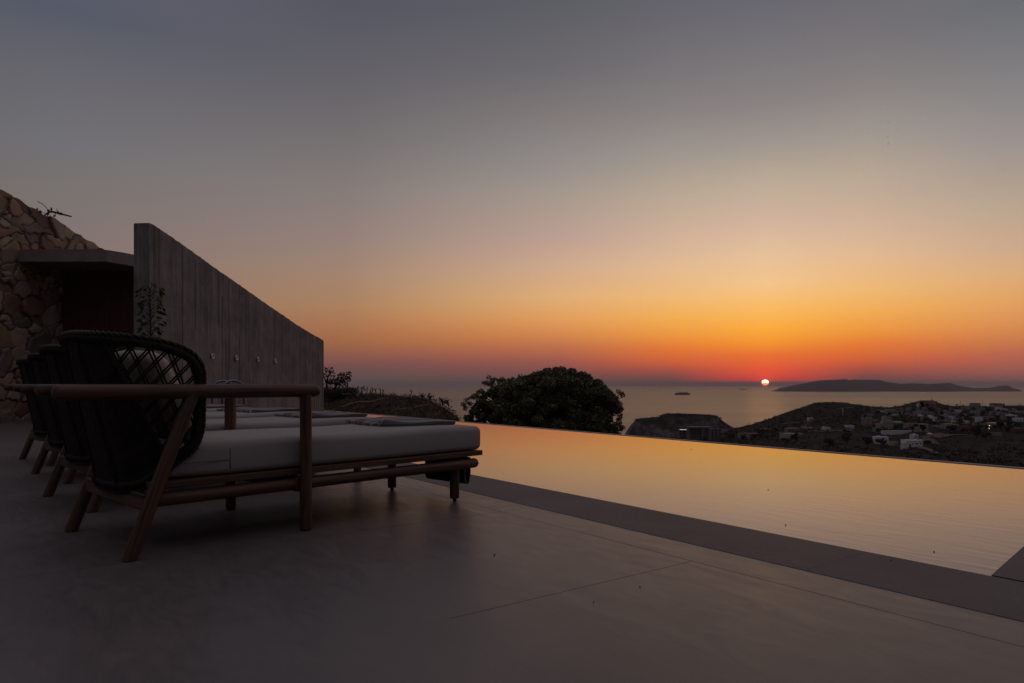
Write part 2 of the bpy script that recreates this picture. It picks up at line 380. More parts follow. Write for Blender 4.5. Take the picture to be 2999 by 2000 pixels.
def struct(o, kind='structure'): o['kind'] = kind; return o
def empty(name, loc, rz=0.0, label=None, cat=None, group=None):
    o = bpy.data.objects.new(name, None); COL.objects.link(o); o.location = loc; o.rotation_euler = (0, 0, rz); o.empty_display_size = .2
    if label: tag(o, label, cat, group)
    return o
def copy_tree(o, parent=None):
    c = o.copy(); COL.objects.link(c)
    if parent: c.parent = parent
    for ch in list(o.children): copy_tree(ch, c)
    return c

# ------------------------------------------------------------------ plan of the terrace (d1 along the pool edge, d2 across it)
TH = math.atan2(0.805, -0.593)
D1 = Vector((math.cos(TH), math.sin(TH), 0)); D2 = Vector((D1.y, -D1.x, 0))
TN = Matrix.Rotation(TH, 4, 'Z')           # local x = along d1
def tn(t, n, z=0.0): return D1 * t + D2 * n + Vector((0, 0, z))
# deck lies in a local frame: x = t, y = n  (mirrored so that +y = d2)
def flat_poly(name, pts, mat, z):
    """pts in (t, n); the object keeps t, n as its own x, y axes"""
    me = bpy.data.meshes.new(name); me.from_pydata([(t, n, 0) for t, n in pts], [], [tuple(range(len(pts)))]); me.materials.append(mat)
    o = bpy.data.objects.new(name, me); COL.objects.link(o)
    o.matrix_world = Matrix(((D1.x, D2.x, 0, 0), (D1.y, D2.y, 0, 0), (0, 0, 1, z), (0, 0, 0, 1)))
    me.flip_normals()
    return o
PE = 2.673; CO = 2.233; FE = 6.36
P1 = gp(2903, 1685); t1 = P1.dot(D1)
ED = Vector((0.713, 0.701, 0)).normalized()
sP2 = (FE - PE) / ED.dot(D2); P2 = P1 + ED * sP2; t2 = P2.dot(D1)
TW = 12.99                                    # pool meets the concrete wall
struct(flat_poly('deck', [(-9, -16), (24, -16), (24, CO + .04), (-9, CO + .04)], M['deck'], 0.0))
# coping: slabs with open joints
cb = MB()
def slab_tn(t0, t1_, n0, n1): 
    m = Matrix(((D1.x, D2.x, 0, 0), (D1.y, D2.y, 0, 0), (0, 0, 1, 0), (0, 0, 0, 1)))
    cb.box(t0, t1_, n0, n1, -.25, .0014, mat=m)
tj = gp(2536, 1618).dot(D1)
ts = [tj - .9 * k for k in range(1, 9)][::-1] + [tj + .9 * k for k in range(0, 14)] 
for a, b_ in zip(ts, ts[1:]):
    if b_ < 14.2: slab_tn(a + .0006, b_ - .0006, CO, PE)
OUT = Vector((ED.y, -ED.x, 0))
for k in range(5):
    a0 = P1 + ED * (.9 * k + (.01 if k == 0 else .003)); a1 = P1 + ED * min(.9 * (k + 1), sP2 + .2)
    w0 = OUT * .44
    if k == 0:
        q = [P1 + D2 * .003, a1, a1 + w0, P1 - D1 * .444 + D2 * .003]
    else: q = [a0, a1, a1 + w0, a0 + w0]
    vs = [Vector((p.x, p.y, .0014)) for p in q] + [Vector((p.x, p.y, -.25)) for p in q]
    cb.add(vs, [(3, 2, 1, 0), (0, 1, 5, 4), (1, 2, 6, 5), (2, 3, 7, 6), (3, 0, 4, 7)])
struct(cb.build('pool_coping', M['coping']))
# paving right of the pool end
db = MB(); q = [P1 + OUT * .443 - ED * .4, P2 + OUT * .443 + ED * .2, P2 + OUT * 6, P1 + OUT * 6 - ED * .4]
struct(db.add([Vector((p.x, p.y, -.004)) for p in q], [(3, 2, 1, 0)]).build('side_deck', M['deck']))
# water
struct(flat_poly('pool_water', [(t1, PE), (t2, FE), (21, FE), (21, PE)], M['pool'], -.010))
wb = MB(); m = Matrix(((D1.x, D2.x, 0, 0), (D1.y, D2.y, 0, 0), (0, 0, 1, 0), (0, 0, 0, 1)))
wb.rbox(t2 - .5, 17.6, FE + .012, FE + .055, -1.2, -.003, .006, 2, mat=m)
wb.rbox(t2 - .5, 17.6, FE - .06, FE - .004, -1.2, -.016, .004, 2, mat=m)
tag(wb.build('pool_weir', M['weir']), 'thin pale stone weir along the far infinity edge of the pool', 'pool edge')

# ------------------------------------------------------------------ sun loungers
wkr = M['wicker']
def shell_par(z):
    q = (z - .23) / .63
    return (.035 - .135 * q, .322 + .022 * sstep(.2, .8, z), .262)
def shell_phi(phi, z):
    xb, yw, xf = shell_par(z); e = 2 / 2.7
    c, s_ = math.cos(phi), math.sin(phi)
    return Vector((xf - (xf - xb) * abs(s_) ** e, -yw * math.copysign(abs(c) ** e, c), z))
_ph = [PI * i / 600 for i in range(601)]; _p = [shell_phi(a, .6) for a in _ph]; _L = [0]
for a, b_ in zip(_p, _p[1:]): _L.append(_L[-1] + (b_ - a).length)
ARC = _L[-1]
def shell(s, z):
    s = min(1, max(0, s)); return shell_phi(float(np.interp(s * ARC, _L, _ph)), z)
TOP = [(0, .69), (.012, .728), (.032, .755), (.065, .776), (.12, .795), (.2, .81), (.33, .823), (.5, .83)]
BOT = [(0, .49), (.008, .447), (.022, .414), (.045, .392), (.08, .37), (.12, .343), (.2, .287), (.28, .256), (.5, .242)]
ztop = lambda s: pw(TOP, min(s, 1 - s)); zbot = lambda s: pw(BOT, min(s, 1 - s))
def smooth_loop(pts, n):
    a = np.array(pts, float); m = len(a); out = []
    d = np.r_[0, np.cumsum(np.linalg.norm((np.roll(a, -1, 0) - a) * [ARC, 1], axis=1))]
    for x in np.linspace(0, d[-1], n, endpoint=False):
        i = min(m - 1, int(np.searchsorted(d, x, 'right') - 1)); t = (x - d[i]) / (d[i + 1] - d[i])
        p0, p1, p2, p3 = a[i - 1], a[i], a[(i + 1) % m], a[(i + 2) % m]
        out.append(.5 * (2 * p1 + (p2 - p0) * t + (2 * p0 - 5 * p1 + 4 * p2 - p3) * t * t + (3 * p1 - p0 - 3 * p2 + p3) * t ** 3))
    return np.array(out)
LOOP = [(s, z) for s, z in BOT[::-1]] + [(0, .6)] + [(s, z) for s, z in TOP] + [(1 - s, z) for s, z in TOP[:-1][::-1]] + [(1, .6)] + [(1 - s, z) for s, z in BOT[:-1]]

def make_shell(parent):
    lp = smooth_loop(LOOP, 720)
    P = [shell(s, z) for s, z in lp]
    # 2-D outward normals -> 3-D
    O = []
    for i, (s, z) in enumerate(lp):
        d = (lp[(i + 1) % 720] - lp[i - 1]) * [ARC, 1]; n2 = np.array([-d[1], d[0]]); n2 /= np.linalg.norm(n2)
        pa = (shell(s + .01, z) - shell(s - .01, z)).normalized(); pz = (shell(s, z + .01) - shell(s, z - .01)).normalized()
        O.append((pa * n2[0] + pz * n2[1]).normalized())
    # orientation: outward must point up at the top
    k = max(range(720), key=lambda i: lp[i][1])
    if O[k].z < 0: O = [-o for o in O]
    r = MB()
    rad = [.0180 + .0022 * math.sin(2 * PI * i / 4.0) for i in range(1440)]
    PP = []
    for i in range(720): PP += [P[i], (P[i] + P[(i + 1) % 720]) / 2]
    r.tube(PP, rad, 9, closed=True)
    rim = r.build('rim', wkr, parent)
    rope = MB()
    for j in range(3):
        pts = []
        for i in range(720):
            T = (P[(i + 1) % 720] - P[i - 1]).normalized(); N = O[i]; B = T.cross(N)
            q = 2 * PI * (i / 720 * 46 + j / 3)
            pts.append(P[i] + N * (.020 + .0065 * math.cos(q)) + B * (.0085 * math.sin(q)))
        rope.tube(pts, .0064, 6, closed=True)
    rope.build('rope_edge', wkr, rim)
    w = MB()
    # close vertical strands across the back
    N = 175
    for i in range(N + 1):
        q = i / N; sl = random.uniform(-.004, .004); sb0, sb1 = lerp(.125, .875, q), lerp(.285, .715, q); z0, z1 = zbot(sb0), ztop(sb1)
        w.tube([shell(lerp(sb0, sb1, k / 11) + sl * k / 11 + random.uniform(-.0008, .0008), lerp(z0, z1, k / 11)) for k in range(12)], random.uniform(.0028, .0042), 5, False)
    # horizontal weavers behind the strands
    for k in range(18):
        z = lerp(.27, .835, k / 17)
        e0 = lerp(.125, .285, (z - .25) / .57); w.tube([shell(lerp(e0, 1 - e0, i / 40), z) + Vector((.006, 0, 0)) for i in range(41) if zbot(lerp(e0, 1 - e0, i / 40)) < z + .01], .005, 4, False)
    # diagonal double canes at both sides
    for side in (0, 1):
        for dr in (-1, 1):
            for k in range(-9, 20):
                for off in (0, .0115):
                    pts = []
                    for i in range(61):
                        z = lerp(.2, .88, i / 60); a = .058 * k + off + (z - .54) * (.30 if dr > 0 else -.88) + .02
                        s = a / ARC
                        if 0.0 <= s <= lerp(.14, .295, (z - .25) / .57) and zbot(s) - .005 < z < ztop(s) + .005:
                            p = shell(1 - s if side else s, z); pts.append(p + Vector((0, (.0035 if dr > 0 else -.0035), 0)))
                        elif len(pts) > 2: break
                        else: pts = []
                    if len(pts) > 2: w.tube(pts, .0037, 6, False)
    w.build('woven_back', wkr, parent)
    for s in (.285, .43, .57, .715):
        sb0 = .5 + (s - .5) * .375 / .215; z0, z1 = zbot(sb0), ztop(s)
        pts = [shell(lerp(sb0, s, k / 120), lerp(z0, z1, k / 120)) for k in range(121)]
        MB().tube(pts, [.0125 + .0016 * math.sin(2 * PI * k / 3) for k in range(121)], 8, False).build('back_rib', wkr, parent)

def make_lounger():
    root = empty('woven_lounger', (0, 0, 0))
    tk = M['teak']
    for sy in (-1, 1):
        y = .37 * sy
        rr = [.012, .021, .026, .0282] + [.0287] * 9 + [.0282, .026, .0215, .014]
        xe = -.243 if sy < 0 else -.13
        xs = [xe, xe + .005, xe + .014, xe + .029] + [lerp(xe + .043, .745, k / 8) for k in range(9)] + [.762, .774, .781, .784]
        MB().tube([(x, y, .6215) for x in xs], rr, 16).build('armrest', tk, root)
        lg = MB().tube([(.72, y, z) for z in (0.004, .012, .2, .4, .605)], [.0235, .0262, .0262, .0262, .0262], 16).build('leg', tk, root)
        lg2 = MB().tube([(.225 * z / .61, y, z) for z in (0.003, .01, .2, .4, .612)], [.026, .0275, .0275, .0275, .0275], 16, flat=True).build('leg', tk, root)
        lg3 = MB().tube([(1.687, .285 * sy, z) for z in (.016, .022, .12, .245)], [.0245, .0265, .0265, .0265], 16).build('leg', tk, root)
        MB().tube([(1.687, .285 * sy, 0), (1.687, .285 * sy, .0165)], .011, 10).build('foot_pad', M['black_pad'], lg3)
        MB().tube([(x, .322 * sy, .205) for x in (.09, .5, 1.0, 1.4, 1.80)], .0275, 16, dome=True).build('side_rail', tk, root)
    for x, h in ((.072, .235), (.705, .238)):
        MB().rbox(x - .02, x + .02, -.352, .352, .172, h, .006, 2, axis=1).build('cross_beam', tk, root)
    fr = MB()
    for sy in (-1, 1): fr.rbox(.085, 1.85, .315 * sy - .028, .315 * sy + .028, .247, .275, .003, 2)
    for x in (.11, 1.80): fr.rbox(x, x + .05, -.286, .286, .248, .274, .003, 2, axis=1)
    fr.build('seat_frame', tk, root)
    sl = MB()
    for k in range(13): sl.rbox(.19 + k * .123, .25 + k * .123, -.285, .285, .252, .272, .003, 1, axis=1)
    sl.build('slat_base', tk, root)
    fb = MB()
    fb.rbox(1.735, 1.765, -.27, .27, .222, .246, .004, 2, axis=1); fb.build('foot_bar', tk, root)
    def crown(v):
        x, y, z = v
        e = max(0, 1 - (abs(y) / .35) ** 4) * max(0, 1 - (abs((x - 1) / .87)) ** 10)
        z2 = z + (.010 * e if z > .35 else 0) + .003 * math.sin(x * 7) * math.cos(y * 9) * (1 if z > .35 else 0)
        x2 = x + (.008 if x > 1.7 and z > .38 else 0) * 0
        bul = 1 + .012 * math.sin((z - .278) / .137 * PI) * (1 if abs(y) > .3 else 0)
        return Vector((x2, y * bul * (1 - .07 * (1 - sstep(.18, .36, x))), z2))
    mt = MB().rbox(.15, 1.858, -.330, .330, .277, .410, .030, 5, fn=crown, cuts=16).build('mattress', M['mattress'], root)
    for sy in (-1, 1):
        MB().tube([(.20, .3335 * sy, .338), (.26, .3345 * sy, .338), (.33, .3345 * sy, .338), (.394, .334 * sy, .338), (.395, .3335 * sy, .30), (.395, .334 * sy, .345), (.395, .332 * sy, .385)], .002, 6).build('seam', M['piping'], mt)
    def pil(v):
        x, y, z = v; q = (z - .415) / .36
        puff = (1 - (abs(y) / .285) ** 3) * (1 - abs(2 * q - 1) ** 3)
        return Vector((x + (.17 - .17 * q) + .115 + (.035 * puff if x > 0 else -.01 * puff), y * (1 - .06 * abs(2 * q - 1) ** 2), z + .018 * (1 - (y / .285) ** 2) * (1 if q > .8 else 0)))
    MB().rbox(-.05, .05, -.27, .27, .418, .775, .045, 4, fn=pil, cuts=4).build('back_cushion', M['cushion'], root)
    sh = empty('wicker_backrest', (0, 0, 0)); sh.parent = root
    make_shell(sh)
    return root
AL = R_(47)
O1 = Vector((-1.679, 2.764, 0)) 
OFF = [(0, 0), (-.735, .95), (-1.50, 1.935), (-2.275, 2.90)]
LL = ['nearest woven-back lounger with teak arms, its whole mattress in view by the pool',
      'second woven-back teak lounger, just behind the nearest one',
      'third woven-back teak lounger, between the second lounger and the one farthest off',
      'farthest woven-back teak lounger, last in the row beside the stone wall']
LG = 'woven-back loungers in a row along the pool'
proto = make_lounger()
lounger_at = []
for i, (dx, dy) in enumerate(OFF):
    o = proto if i == 0 else copy_tree(proto)
    o.location = O1 + Vector((dx, dy, 0)); o.rotation_euler = (0, 0, AL + R_((0, 1.6, 1.4, 2.6)[i]))
    tag(o, LL[i], 'lounger', LG); lounger_at.append(o)

# folded towels
def towel_mesh(seed):
    rn = random.Random(seed)
    NX, NY = 40, 34; W, D = .46, .50; T = .025
    V = []; Fc = []
    ph = rn.uniform(0, 6)
    def top(i, j):
        x = i / (NX - 1); y = j / (NY - 1)
        edge = min(x, 1 - x, y, 1 - y)
        h = T * (1 - .55 * math.exp(-edge * 26))
        h += .006 * math.sin(5 * x + ph) * math.sin(4 * y + 1) + .010 * math.exp(-((x - .45) / .18) ** 2 - ((y - .8) / .2) ** 2)
        h += .013 * math.exp(-(x / .16) ** 2) * (math.sin(9 * y + ph) + .5 * math.sin(21 * y)) + .004 * math.sin(13 * y + 3 * x) * math.exp(-(x / .5) ** 2) + .0025 * math.sin(26 * y + ph)
        return h
    mb = MB(); vs = []; fs = []
    for layer in range(2):
        for j in range(NY):
            for i in range(NX):
                x = i / (NX - 1); y = j / (NY - 1)
                wx = .014 * math.sin(7 * y + ph) * (1 - x) + .008 * math.sin(5 * x + ph)
                px = (x - .5) * W + wx; py = (y - .5) * D + .010 * math.sin(6 * x + ph) * (1 - y)
                vs.append((px, py, top(i, j) if layer == 0 else .0))
    n = NX * NY
    for j in range(NY - 1):
        for i in range(NX - 1):
            a = j * NX + i; fs.append((a, a + 1, a + NX + 1, a + NX)); fs.append((n + a, n + a + NX, n + a + NX + 1, n + a + 1))
    rim = [i for i in range(NX)] + [j * NX + NX - 1 for j in range(1, NY)] + [(NY - 1) * NX + i for i in range(NX - 2, -1, -1)] + [j * NX for j in range(NY - 2, 0, -1)]
    for a, b_ in zip(rim, rim[1:] + rim[:1]): fs.append((a, n + a, n + b_, b_))
    mb.add(vs, fs, None, True)
    # folded layers showing as rolled lips along the left and near edges
    for k, zz in enumerate((.005, .012, .018)):
        pts = [(-.5 * W - .006 + .014 * math.sin(7 * q + ph) + rn.uniform(-.002, .002), (q - .5) * D, zz + .004 * math.sin(11 * q + k)) for q in [x / 24 for x in range(25)]]
        mb.tube(pts, .0038, 7, dome=True)
        pts = [((q - .5) * W + .004, -.5 * D - .003 + .010 * math.sin(6 * q + ph), zz + .003 * math.sin(8 * q + k)) for q in [x / 24 for x in range(25)]]
        mb.tube(pts, .0038, 7, dome=True)
    return mb
TG = 'folded striped towels lying on the loungers'
TL = ['folded grey striped towel on the foot of the nearest lounger, closest to the water',
      'folded grey striped towel on the mattress of the second lounger',
      'folded grey striped towel on the mattress of the third lounger',
      'folded grey striped towel on the mattress of the farthest lounger']
for i, (dx, dy) in enumerate(OFF):
    tw = towel_mesh(i + 3).build('folded_towel', M['towel'])
    lx, ly, ra = ((1.60, .10, -12), (1.585, .02, -4), (1.55, .03, 3), (1.55, .02, -5))[i]
    c = lounger_at[i]; mw = Matrix.Translation(c.location) @ Matrix.Rotation(c.rotation_euler[2], 4, 'Z')
    tw.location = mw @ Vector((lx, ly, .4165)); tw.rotation_euler = (0, 0, c.rotation_euler[2] + R_(ra))
    tag(tw, TL[i], 'towel', TG)
# dark cloth hung in a loop at the foot of the nearest lounger
ck = MB(); prof = [(1.765, .24), (1.763, .17), (1.765, .11), (1.772, .09), (1.783, .082), (1.795, .09), (1.803, .12), (1.806, .17), (1.803, .235)]
hv = MB(); ys = [-.285 + .35 * k / 12 for k in range(13)]
vs = []; n = len(prof)
for k, y in enumerate(ys):
    w_ = .003 * math.sin(k * 1.1)
    for x, z in prof: vs.append((x + w_, y, z))
    for x, z in prof: cxm = 1.785; vs.append((x + w_ + (.006 if x < cxm else -.006), y, max(z, .09)))
fs = []
for k in range(12):
    for i in range(n - 1):
        a = k * 2 * n + i; b_ = a + 2 * n
        fs += [(a, a + 1, b_ + 1, b_), (a + n, b_ + n, b_ + n + 1, a + n + 1)]
for k in (0, 12):
    for i in range(n - 1):
        a = k * 2 * n + i; fs.append((a, a + n, a + n + 1, a + 1))
hv.add(vs, fs, None, True)
c = lounger_at[0]
cl = hv.build('hanging_cloth', M['cloth']); cl.location = c.location; cl.rotation_euler = c.rotation_euler
tag(cl, 'dark cloth hanging in a loop under the foot end of the nearest lounger', 'cloth')
MB().tube([(x, -.287, z) for x, z in prof], .0028, 6).build('hem', M['hem'], cl)

# ------------------------------------------------------------------ concrete wall, stone wall, canopy, dark door
WD = Vector((.1205, .9927, 0)); WNrm = Vector((.9927, -.1205, 0))
WA = Matrix(((WD.x, -WNrm.x, 0, -5.70), (WD.y, -WNrm.y, 0, 10.73), (0, 0, 1, 0), (0, 0, 0, 1)))   # x along the wall, y into it
LEN = 6.95; TOPW = [(0, 3.18), (.10, 3.185), (1.2, 2.955), (2.5, 2.66), (4.0, 2.34), (5.3, 2.06), (6.90, 1.785), (6.95, 1.76)]
nx = 160; rows = []
xs = np.linspace(0, LEN, nx)
tz = np.array([pw(TOPW, x) + .004 * math.sin(x * 2.9) + .002 * math.sin(x * 23 + 1) + random.uniform(-.004, .004) for x in xs])
mb = MB(); vs = []; TK = .265
for i, x in enumerate(xs):
    r1 = random.uniform(.004, .012)
    vs += [(x, 0, -.3), (x, 0, tz[i] - .10), (x, 0, tz[i] - .018), (x, r1, tz[i]), (x, TK - .012, tz[i] + random.uniform(-.006, .004)), (x, TK, tz[i] - .02), (x, TK, -.3)]
fs = []
for i in range(nx - 1):
    for k in range(6): a = i * 7 + k; fs.append((a, a + 7, a + 8, a + 1))
fs.append(tuple(range(7))); fs.append(tuple((nx - 1) * 7 + k for k in range(6, -1, -1)))
mb.add(vs, fs)
cw = mb.build('concrete_wall', M['concrete']); cw.matrix_world = WA
tag(cw, 'tall board-marked concrete wall with a top edge that slopes down to the pool', 'wall')
# round metal fittings in a row on that wall
def fitting():
    r = empty('wall_fitting', (0, 0, 0))
    ring = [(.042 * math.cos(2 * PI * k / 24), -.012, .042 * math.sin(2 * PI * k / 24)) for k in range(24)]
    MB().tube(ring, .0085, 8, closed=True).build('ring', M['fitting'], r)
    MB().tube([(0, 0.001, 0), (0, -.010, 0)], .038, 20).build('lens', M['lens'], r)
    MB().tube([(0, -.009, 0), (0, -.018, 0), (0, -.024, 0)], [.012, .011, .004], 12).build('screw', M['fitting'], r)
    return r
FT = fitting()
FL = ['round metal fitting on the concrete wall seen through the woven lounger back', 'round metal fitting just right of the woven lounger back, largest in plain view', 'round metal fitting third from the tall end of the concrete wall', 'round metal fitting fourth from the tall end of the concrete wall', 'round metal fitting nearest the low end of the concrete wall']
for i, (u, v) in enumerate(((536, 1036), (621, 1043), (691.5, 1048), (754.5, 1052), (805, 1056))):
    a = (u - CX) / F; y = -6.993 / (a - .1214); p = at(u, v, y)
    o = FT if i == 0 else copy_tree(FT)
    o.location = p; o.rotation_euler = (0, 0, math.atan2(WD.y, WD.x)); tag(o, FL[i], 'wall fitting', 'round fittings along the concrete wall')

# rubble stone wall: every stone is real relief with its own colour
SA = Matrix(((WD.x, -WNrm.x, 0, -9.08), (WD.y, -WNrm.y, 0, 12.1), (0, 0, 1, 0), (0, 0, 0, 1)))
x0, x1 = -3.2, 2.58; nxs, nzs = 360, 270
gx = np.linspace(x0, x1, nxs)
topz = 4.10 - .226 * gx + .012 * np.sin(gx * 6.3) + .010 * np.sin(gx * 17 + 1)
topz += np.where(gx < -.02, .14 * np.exp(-((gx + .16) / .16) ** 2), 0)
step = np.array([.05 * math.sin(math.floor(x / .33) * 12.9898) for x in gx]); topz = topz + step * .45
U, Wv = np.meshgrid(gx, np.linspace(0, 1, nzs)); Z = -.1 + Wv * (topz[None, :] + .1)
cells = []
yy = -.2
while yy < 5.2:
    hh = random.choice((.06, .09, .16, .3, .44)); xx = x0 - .3
    while xx < x1 + .3:
        ww = random.uniform(.22, .52) * (1 if hh > .3 else 1.1); cells.append((xx + ww / 2, yy + hh / 2 + random.uniform(-.09, .09), ww, hh)); xx += ww
    yy += hh
Cc = np.array([(c[0], c[1]) for c in cells]); Wt = np.array([min(c[2], c[3]) for c in cells])
Uw = U + .035 * np.sin(Z * 9 + U * 4) + .012 * np.sin(Z * 31 + U * 9); Zw = Z + .5 * (U * .22) * (Z > 2.6) + .03 * np.sin(U * 7 + Z * 3) + .012 * np.sin(U * 33)
wr = np.random.default_rng(3)
for fq, am in ((5, .035), (9, .022), (16, .016), (28, .010), (45, .006)):
    for q in range(3):
        th, ph1, ph2 = wr.uniform(0, 6.28, 3); kx, kz = fq * math.cos(th), fq * math.sin(th)
        Uw = Uw + am * .6 * np.sin(kx * U + kz * Z + ph1); Zw = Zw + am * .6 * np.sin(kx * U + kz * Z + ph2)
d1 = np.full(U.shape, 9.); d2 = np.full(U.shape, 9.); idx = np.zeros(U.shape, int)
for k, (cx_, cz_) in enumerate(Cc):
    d = np.sqrt(((Uw - cx_) * .85) ** 2 + ((Zw - cz_) * 1.15) ** 2) - .30 * Wt[k]
    lt = d < d1; d2 = np.where(lt, d1, np.minimum(d2, d)); idx = np.where(lt, k, idx); d1 = np.where(lt, d, d1)
gap = d2 - d1
rel = np.clip(gap / .045, 0, 1) ** .4
hgt = RNG.uniform(.010, .075, len(Cc))[idx] * rel + rel * ((Uw - Cc[idx, 0]) * RNG.uniform(-.16, .16, len(Cc))[idx] + (Zw - Cc[idx, 1]) * RNG.uniform(-.16, .16, len(Cc))[idx])
pal = np.array([(.36, .26, .18), (.40, .31, .23), (.33, .20, .13), (.27, .20, .16), (.22, .12, .08), (.40, .31, .23), (.29, .22, .155), (.19, .14, .12), (.38, .25, .15)])
cc = pal[RNG.integers(0, len(pal), len(Cc))] * RNG.uniform(1.45, 2.4, (len(Cc), 1))
colr = cc[idx]; mort = np.clip((gap - .006) / .02, 0, 1)[..., None]; colr = colr * mort + np.array((.05, .038, .032)) * (1 - mort)
front = np.stack([U, -hgt, Z], -1)
back = np.stack([np.tile(gx, (2, 1)), np.array([[.02], [.5]]) * np.ones((1, nxs)), np.tile(topz, (2, 1))], -1)
back2 = np.stack([gx, np.full(nxs, .5), np.full(nxs, -.1)], -1)[None]
Pt = np.concatenate([front, back, back2], 0)
ct = np.concatenate([colr.reshape(-1, 3), np.tile(cc[idx[-1]], (3, 1))], 0)
sw = grid_obj('stone_wall', Pt, M['stone'], attr=ct); sw.matrix_world = SA
tag(sw, 'rough rubble stone wall with a sloping top at the left edge of the terrace', 'wall')
# canopy slab with a turned corner
cb = MB()
f0 = at(40, 734, 12.45); f1 = at(312, 731, 12.45); f2 = at(388, 748, 12.93)
zt, zb = f1.z, f1.z - .215
dirr = (Vector((f2.x, f2.y, 0)) - Vector((f1.x, f1.y, 0))).normalized()
plan = [(f0.x - .6, 12.45), (f1.x, 12.45), (f1.x + dirr.x * 2.6, 12.45 + dirr.y * 2.6), (f0.x - .4, 15.4)]
def rag(i): return random.uniform(-.004, .004)
vs = []; N_ = 24; ring = []
for (ax, ay), (bx, by) in zip(plan, plan[1:] + plan[:1]):
    for k in range(N_): ring.append((lerp(ax, bx, k / N_), lerp(ay, by, k / N_)))
nr = len(ring)
vs = [(x, y, zt + random.uniform(-.012, .010)) for x, y in ring] + [(x, y, zb + random.uniform(-.003, .003)) for x, y in ring]
fs = [tuple(range(nr)), tuple(range(2 * nr - 1, nr - 1, -1))] + [(i, nr + i, nr + (i + 1) % nr, (i + 1) % nr) for i in range(nr)]
cb.add(vs, fs); tag(cb.build('concrete_canopy', M['slab']), 'concrete canopy slab jutting out between the stone wall and the concrete wall', 'canopy')
dr = MB(); 
for k in range(15): dr.rbox(-8.95 + .205 * k, -8.95 + .205 * k + .199, 13.45, 13.52, .0, zb - .01, .006, 1, axis=2)
tag(dr.build('recessed_door', M['dark_wood']), 'very dark reddish timber door in the shaded recess under the canopy', 'door')

# ------------------------------------------------------------------ chrome pool handrails
for k, (t_, lab) in enumerate(((10.90, 'chrome pool handrail arch, the left of the pair showing over the armrest'), (10.30, 'chrome pool handrail arch, the right of the pair showing over the armrest'))):
    o = empty('pool_handrail', tn(t_, 2.60, 0), 0, lab, 'handrail', 'chrome handrails at the pool edge')
    hw = .15
    pts = []
    for q in range(0, 21):
        a = PI * q / 20
        pts.append(D2 * (-hw * math.cos(a)) + Vector((0, 0, .52 + .18 * math.sin(a) ** .8)))
    pts = [D2 * -hw] + [D2 * -hw + Vector((0, 0, .3))] + pts + [D2 * hw + Vector((0, 0, .3)), D2 * hw + Vector((0, 0, -.3))]
    MB().tube(pts, .019, 12).build('rail', M['chrome'], o)
    MB().tube([D2 * -hw, D2 * -hw + Vector((0, 0, .012))], .045, 16).build('flange', M['chrome'], o)

# ------------------------------------------------------------------ terrain
RIDGE = [(1200, 1640), (1500, 1560), (1700, 1420), (1900, 1300), (1960, 1281), (2000, 1272), (2050, 1266), (2100, 1261), (2155, 1253), (2200, 1243), (2250, 1227), (2300, 1208), (2350, 1192), (2385, 1180), (2420, 1177), (2450, 1177), (2480, 1180), (2520, 1186), (2560, 1191), (2600, 1193), (2640, 1188), (2670, 1179), (2700, 1172), (2725, 1173), (2750, 1180), (2770, 1187), (2800, 1189), (2860, 1188), (2900, 1190), (2950, 1187), (3000, 1188), (3300, 1184), (3900, 1190)]
GY = [(math.log(120), 1), (math.log(200), .647), (math.log(320), .485), (math.log(480), .353), (math.log(700), .191), (math.log(850), .094), (math.log(1000), 0)]
YR = 1000
def far_v(u, y):
    R = pw(RIDGE, u); return R + (1520 - R) * pw(GY, math.log(y))
def far_z(u, y): return H - (far_v(u, y) - V0) / F * y
def solve_y(u, v):
    lo, hi = 121, 999
    for _ in range(40):
        m_ = (lo + hi) / 2
        if far_v(u, m_) > v: lo = m_
        else: hi = m_
    return lo
CREST = [(-.277, 909), (-.207, 907), (-.176, 909), (-.144, 912), (-.1216, 919), (-.1024, 934), (-.0878, 948), (-.077, 963), (-.062, 992)]
def y_edge(a): return 6.62 / (.811 * max(a, -.30) + .592)
def mound(a):
    yc = lerp(62, 50, min(1, max(0, (a + .277) / .203)))
    return yc, H - (pw(CREST, a) - 882) / 1567 * yc
def lump(x, y):
    return (math.sin(x * 1.3 + y * .7) * math.sin(y * 1.1 - x * .4) * .5 + math.sin(x * 3.1 + 2) * math.sin(y * 2.7 + x) * .25 + math.sin(x * 7.3 + y * 5) * .12)
def ground_z(a, y):
    ye = y_edge(a)
    if y <= 120:
        z_low = pw([(ye, -.9), (ye + 3, -3.2), (45, -9.5), (120, -23.06)], y) if ye + 3 < 45 else -5
        m_ = 1 - sstep(-.078, -.056, a)
        if m_ > 0:
            yc, zc = mound(a)
            if y < yc - 15: zm = pw([(ye, -.9), (ye + 3, -3.0), (yc - 15, -3.2)], y)
            elif y < yc: zm = lerp(-3.2, zc, sstep(yc - 17, yc + 1, y) ** .8 / sstep(yc - 17, yc + 1, yc) ** .8)
            else: zm = lerp(zc, -23.06, min(1, (y - yc) / (120 - yc)) ** 1.4)
            zm += .16 * lump(a * y * .45, y * .45) * sstep(ye + 2, ye + 6, y) * (1 - sstep(70, 100, y))
            return lerp(z_low, zm, m_)
        return z_low + .3 * lump(a * y * .3, y * .3) * sstep(ye + 1, ye + 6, y)
    u = CX + a * F
    if y <= YR: return far_z(u, y) + .9 * lump(a * y * .03, y * .03) * (1 - sstep(880, 1000, y)) * sstep(120, 160, y)
    return max(-127, far_z(u, YR) - .22 * (y - YR) - .0004 * (y - YR) ** 2)
av = np.concatenate([np.linspace(-.75, -.30, 12)[:-1], np.linspace(-.30, -.05, 120)[:-1], np.linspace(-.05, .25, 30)[:-1], np.linspace(.25, .80, 240), np.linspace(.82, 1.3, 14)])
sv = np.concatenate([np.linspace(0, 1, 60)])
